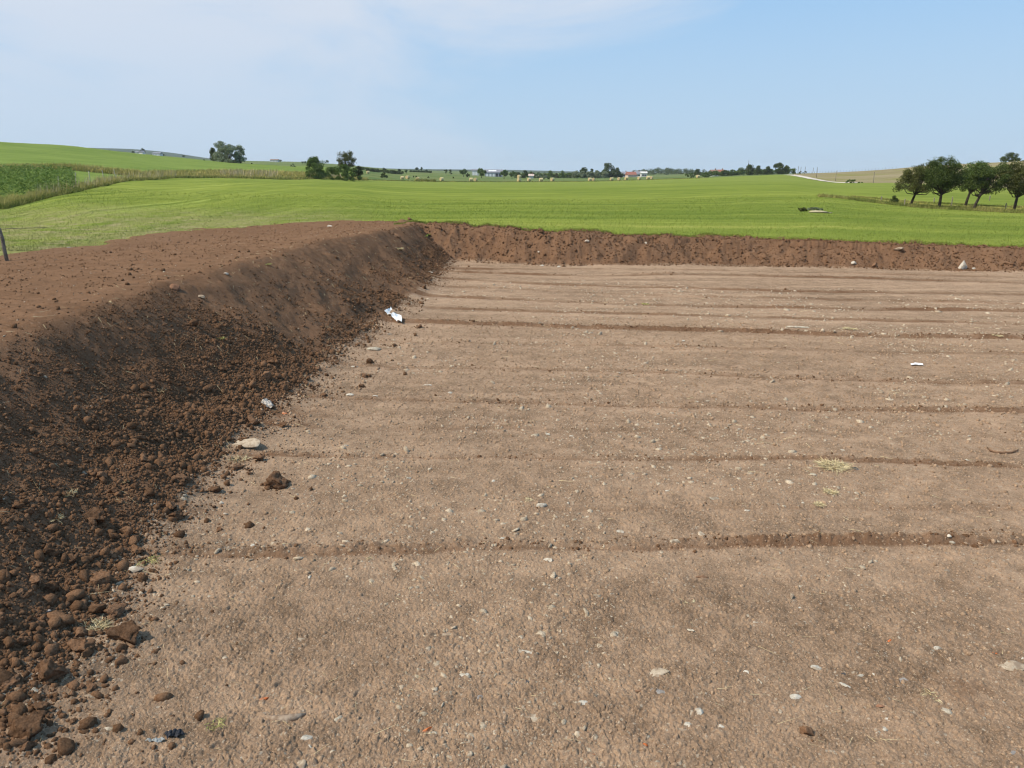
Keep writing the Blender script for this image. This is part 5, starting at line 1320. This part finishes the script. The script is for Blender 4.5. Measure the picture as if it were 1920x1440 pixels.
# --- gravel track, draped over the hillside
TR = [(1478, 298), (1489, 285), (1500, 262), (1515, 240), (1535, 218), (1558, 204), (1585, 197), (1612, 193)]
V = []; F = []
tq = np.linspace(0, 1, 60); ti = np.linspace(0, 1, len(TR)); cxs = np.array([side(a) * b for a, b in TR]); cys = np.array([b for a, b in TR], float)
px, py = np.interp(tq, ti, cxs), np.interp(tq, ti, cys); tx, ty = np.gradient(px), np.gradient(py); L_ = np.hypot(tx, ty)
for s_ in (-1, -.4, .4, 1):
    V.append(np.stack([px - ty / L_ * s_ * 2.0 * (1 - .5 * tq), py + tx / L_ * s_ * 2.0, zt(px - ty / L_ * s_ * 2.0, py + tx / L_ * s_ * 2.0) + (.1 if abs(s_) < .9 else .05)], 1))
V = np.concatenate(V); n = len(tq); F = np.array([[j * n + i, j * n + i + 1, (j + 1) * n + i + 1, (j + 1) * n + i] for j in range(3) for i in range(n - 1)])
tag(link('path', mesh_data('path', V, F, M['path'], True)), 'pale gravel track curving up between meadow and tan hillside', kind='structure')

# --- sandy mound in the meadow
h_ = hit(1533, 399)
V, F = clod_shape(777, 3); V = V * np.array([.95, .8, .2])
tag(link('sand_mound', mesh_data('sand_mound', V, F, simple('pale sand', (.34, .29, .17), (.47, .4, .26), 4, .95, .5), True), None, (h_[0] + .35, h_[1] + .5, h_[2] - .015)), 'low pale sandy mound in the meadow with scrubby weeds', 'mound')

# ================================================================== grasses as masses
def blade_mat(name, a, b, lo=.6, hi=1.3):
    N = NT(name); c = N.mix(N.step(N.noise(.25, 4, .6), .38, .62), a, b); N.base(N.vary(c, N.island(), lo, hi)); N.b.inputs['Roughness'].default_value = .8
    return N.m
M['rank'] = blade_mat('rank seeding grass', (.33, .3, .085), (.46, .38, .15), .8, 1.2)
M['rank_low'] = blade_mat('rank green grass', (.15, .175, .045), (.27, .25, .08))
M['reed'] = blade_mat('pale dry stalks', (.42, .34, .2), (.54, .45, .29))
def up_dirs(n, spread, r=rng):
    D = np.stack([r.normal(.12, spread, n), r.normal(0, spread, n), np.ones(n)], 1); return D / np.linalg.norm(D, axis=1, keepdims=True)
def grass(name, a, d, Hh, wid, mat, label, spread=.3, bend=.4, dz=0.):
    x = a * d; z = zt(x, d) - .03 + dz
    o = link(name, blades_mesh(name, np.stack([x, d, z], 1), up_dirs(len(x), spread), Hh, wid, np.full(len(x), bend) * rng.uniform(.2, 1.4, len(x)), M[mat], 2)); return tag(o, label, kind='stuff')
# rank strip along the left edge of the mown meadow: depth band just beyond the mown edge
def strip(n, X0, X1, off0, off1, p=1.0):
    X = X0 + (X1 - X0) * rng.random(n); a = (X - 960) / FPX * CP; d0 = np.interp(a, _ks, MEND); t = rng.random(n) ** p
    return X, a, d0 * (1 + off0 + (off1 - off0) * t)
X, a, d = strip(42000, -60, 690, -.004, .17); grass('tall_grass', a, d, (.2 + .75 * rng.random(len(d)) ** .8) * (.75 + .5 * fbm(X * .06, d * .1, 500, 3)) * np.interp(X, [-60, 200, 420, 690], [1.1, 1.0, 1.15, 1.0]), d / 1400 * .55, 'rank', 'tall brownish seeding grass along the far left edge of the mown meadow')
X, a, d = strip(15000, -60, 690, -.012, .03); grass('tall_grass', a, d, .25 + .4 * rng.random(len(d)), d / 1400 * .9, 'rank_low', 'green base of the tall grass strip')
X = rng.uniform(-60, 262, 12000); a = (X - 960) / FPX * CP; d = np.interp(X, [-60, 0, 130, 200, 262], [125, 125, 133, 134, 135]) * (1 + .06 * rng.random(12000)); grass('tall_grass', a, d, .5 + .9 * rng.random(len(d)), d / 1400, 'rank', 'second strip of brownish grass below the crop hill')
X, a, d = strip(9000, 255, 600, .08, .2); grass('tall_grass', a, d, .6 + .6 * rng.random(len(d)), d / 1400, 'rank', 'brownish grass margin below the crop hill')
X, a, d = strip(420, 412, 520, .06, .13); grass('reeds', a, d, 1.0 + .7 * rng.random(len(d)), d / 1400 * .8, 'reed', 'pale dry reeds standing in the tall grass', .12, .1)
X, a, d = strip(260, 598, 640, .02, .05); grass('reeds', a, d, .9 + 1.0 * rng.random(len(d)), d / 1400 * .8, 'reed', 'pale dry stalks between the bushy tree and the tall airy tree', .15, .15)
X, a, d = strip(420, 60, 330, .02, .12); grass('reeds', a, d, .9 + .5 * rng.random(len(d)), d / 1400 * .7, 'reed', 'pale seed stalks along the rough grass strip', .12, .1)
# maize patch
n = 900; X = rng.uniform(-80, 138, n); a = (X - 960) / FPX * CP; d = rng.uniform(71, 108, n) * (1 + .0006 * X); x = a * d; z = zt(x, d)
Pp, Dd, Ll = [], [], []
for k in range(9):
    hh = rng.uniform(.2, 1.5, n) * np.clip(1.1 - np.maximum(X - 60, 0) / 260, .6, 1.1); az_ = rng.uniform(0, 6.28, n)
    Pp.append(np.stack([x, d, z + hh], 1)); q = np.stack([np.cos(az_), np.sin(az_), rng.uniform(.7, 1.3, n)], 1); Dd.append(q / np.linalg.norm(q, axis=1, keepdims=True)); Ll.append(rng.uniform(.5, .95, n))
Pp, Dd, Ll = np.concatenate(Pp), np.concatenate(Dd), np.concatenate(Ll)
tag(link('maize_leaves', blades_mesh('maize_leaves', Pp, Dd, Ll, np.full(len(Ll), .085), rng.uniform(.5, 1.0, len(Ll)), M['leaf_corn'], 3)), 'patch of dark green maize behind the tall grass on the left', kind='stuff')
# rough grass round the orchard
def band(n, X0, X1, Yf, wd, mat, Hh, label, sp=.3):
    X = rng.uniform(X0, X1, n); a = (X - 960) / FPX * CP; d = Yf(X) + wd * rng.random(n); return grass('rough_grass', a, d, Hh * rng.uniform(.4, 1.2, n), d / 1400 * 1.0, mat, label, sp)
fr = lambda X: np.interp(X, [1535, 1600, 1700, 1800, 1920, 2000], [80, 77.5, 73, 70.5, 66.5, 65])
band(9000, 1538, 1990, fr, 3.2, 'rank_low', .42, 'dark rough grass along the front of the orchard')
band(3500, 1630, 1990, lambda X: fr(X) + 3.4, 5.5, 'rank', .22, 'short brownish grass under the orchard trees')
band(4500, 1600, 1990, lambda X: fr(X) + 10, 2.0, 'rank_low', .3, 'rough grass behind the orchard')
# bale-field weedy patch and the brown margins of far strips
X = rng.uniform(777, 816, 900); a = (X - 960) / FPX * CP; d = rng.uniform(238, 250, 900); grass('weeds', a, d, rng.uniform(.5, 1.3, 900), np.full(900, .16), 'rank_low', 'weedy patch left standing at the far meadow edge', .3)
X = rng.uniform(690, 1330, 9000); a = (X - 960) / FPX * CP; d = np.interp(a, _ks, MEND) * rng.uniform(1.0, 1.02, 9000); grass('margin_grass', a, d, rng.uniform(.15, .4, 9000), np.full(9000, .2), 'rank_low', 'dark grass margin between the mown meadow and the bale field', .3)
# meadow turf nearest the pit: blades
n = 150000; a = rng.uniform(-.72, .7, n); d = 31 + 55 * rng.random(n) ** 1.7; x = a * d
k = ~in_soil(x, d); x, d = x[k], d[k]; g = np.maximum(zt(x, d), ground_z(x, d, .1)); kk = ground_z(x, d, .1) <= zt(x, d) + .05; x, d = x[kk], d[kk]
tag(link('grass', blades_mesh('grass', np.stack([x, d, zt(x, d) - .01], 1), up_dirs(len(x), .45), rng.uniform(.05, .13, len(x)), d / 1400 * .75, rng.uniform(0, .5, len(x)), M['blade'], 1)), 'short mown grass blades of the near meadow', kind='stuff')
# ragged grass lip along the far bank
n = 16000; x = rng.uniform(-6, 26, n); y = np.interp(x, gx, gy) + 1.9 + np.abs(rng.normal(0, .35, n)); z = np.maximum(ground_z(x, y, .05), zt(x, y)); 
tag(link('grass', blades_mesh('grass', np.stack([x, y, z - .01], 1), up_dirs(n, .45), rng.uniform(.06, .17, n), np.full(n, .02), rng.uniform(0, .6, n), M['blade'], 1)), 'ragged turf lip along the top of the far bank', kind='stuff')

# --- air: far hills fade to blue
HAZE_D = 0.0001
bm = bmesh.new(); boxm(bm, -9500, 9500, -140, 6600, -6, 90); me = bpy.data.meshes.new('haze'); bm.to_mesh(me); bm.free()
hm = bpy.data.materials.new('haze'); hm.use_nodes = True; ht = hm.node_tree; ht.nodes.remove(ht.nodes['Principled BSDF'])
pv = ht.nodes.new('ShaderNodeVolumePrincipled'); pv.inputs['Color'].default_value = (.86, .94, 1, 1); pv.inputs['Density'].default_value = HAZE_D; pv.inputs['Anisotropy'].default_value = .0
ht.links.new(pv.outputs[0], ht.nodes['Material Output'].inputs['Volume']); me.materials.append(hm)
hz_ = link('haze', me); tag(hz_, 'thin blue summer haze', kind='stuff')
scene.cycles.volume_bounces = 0
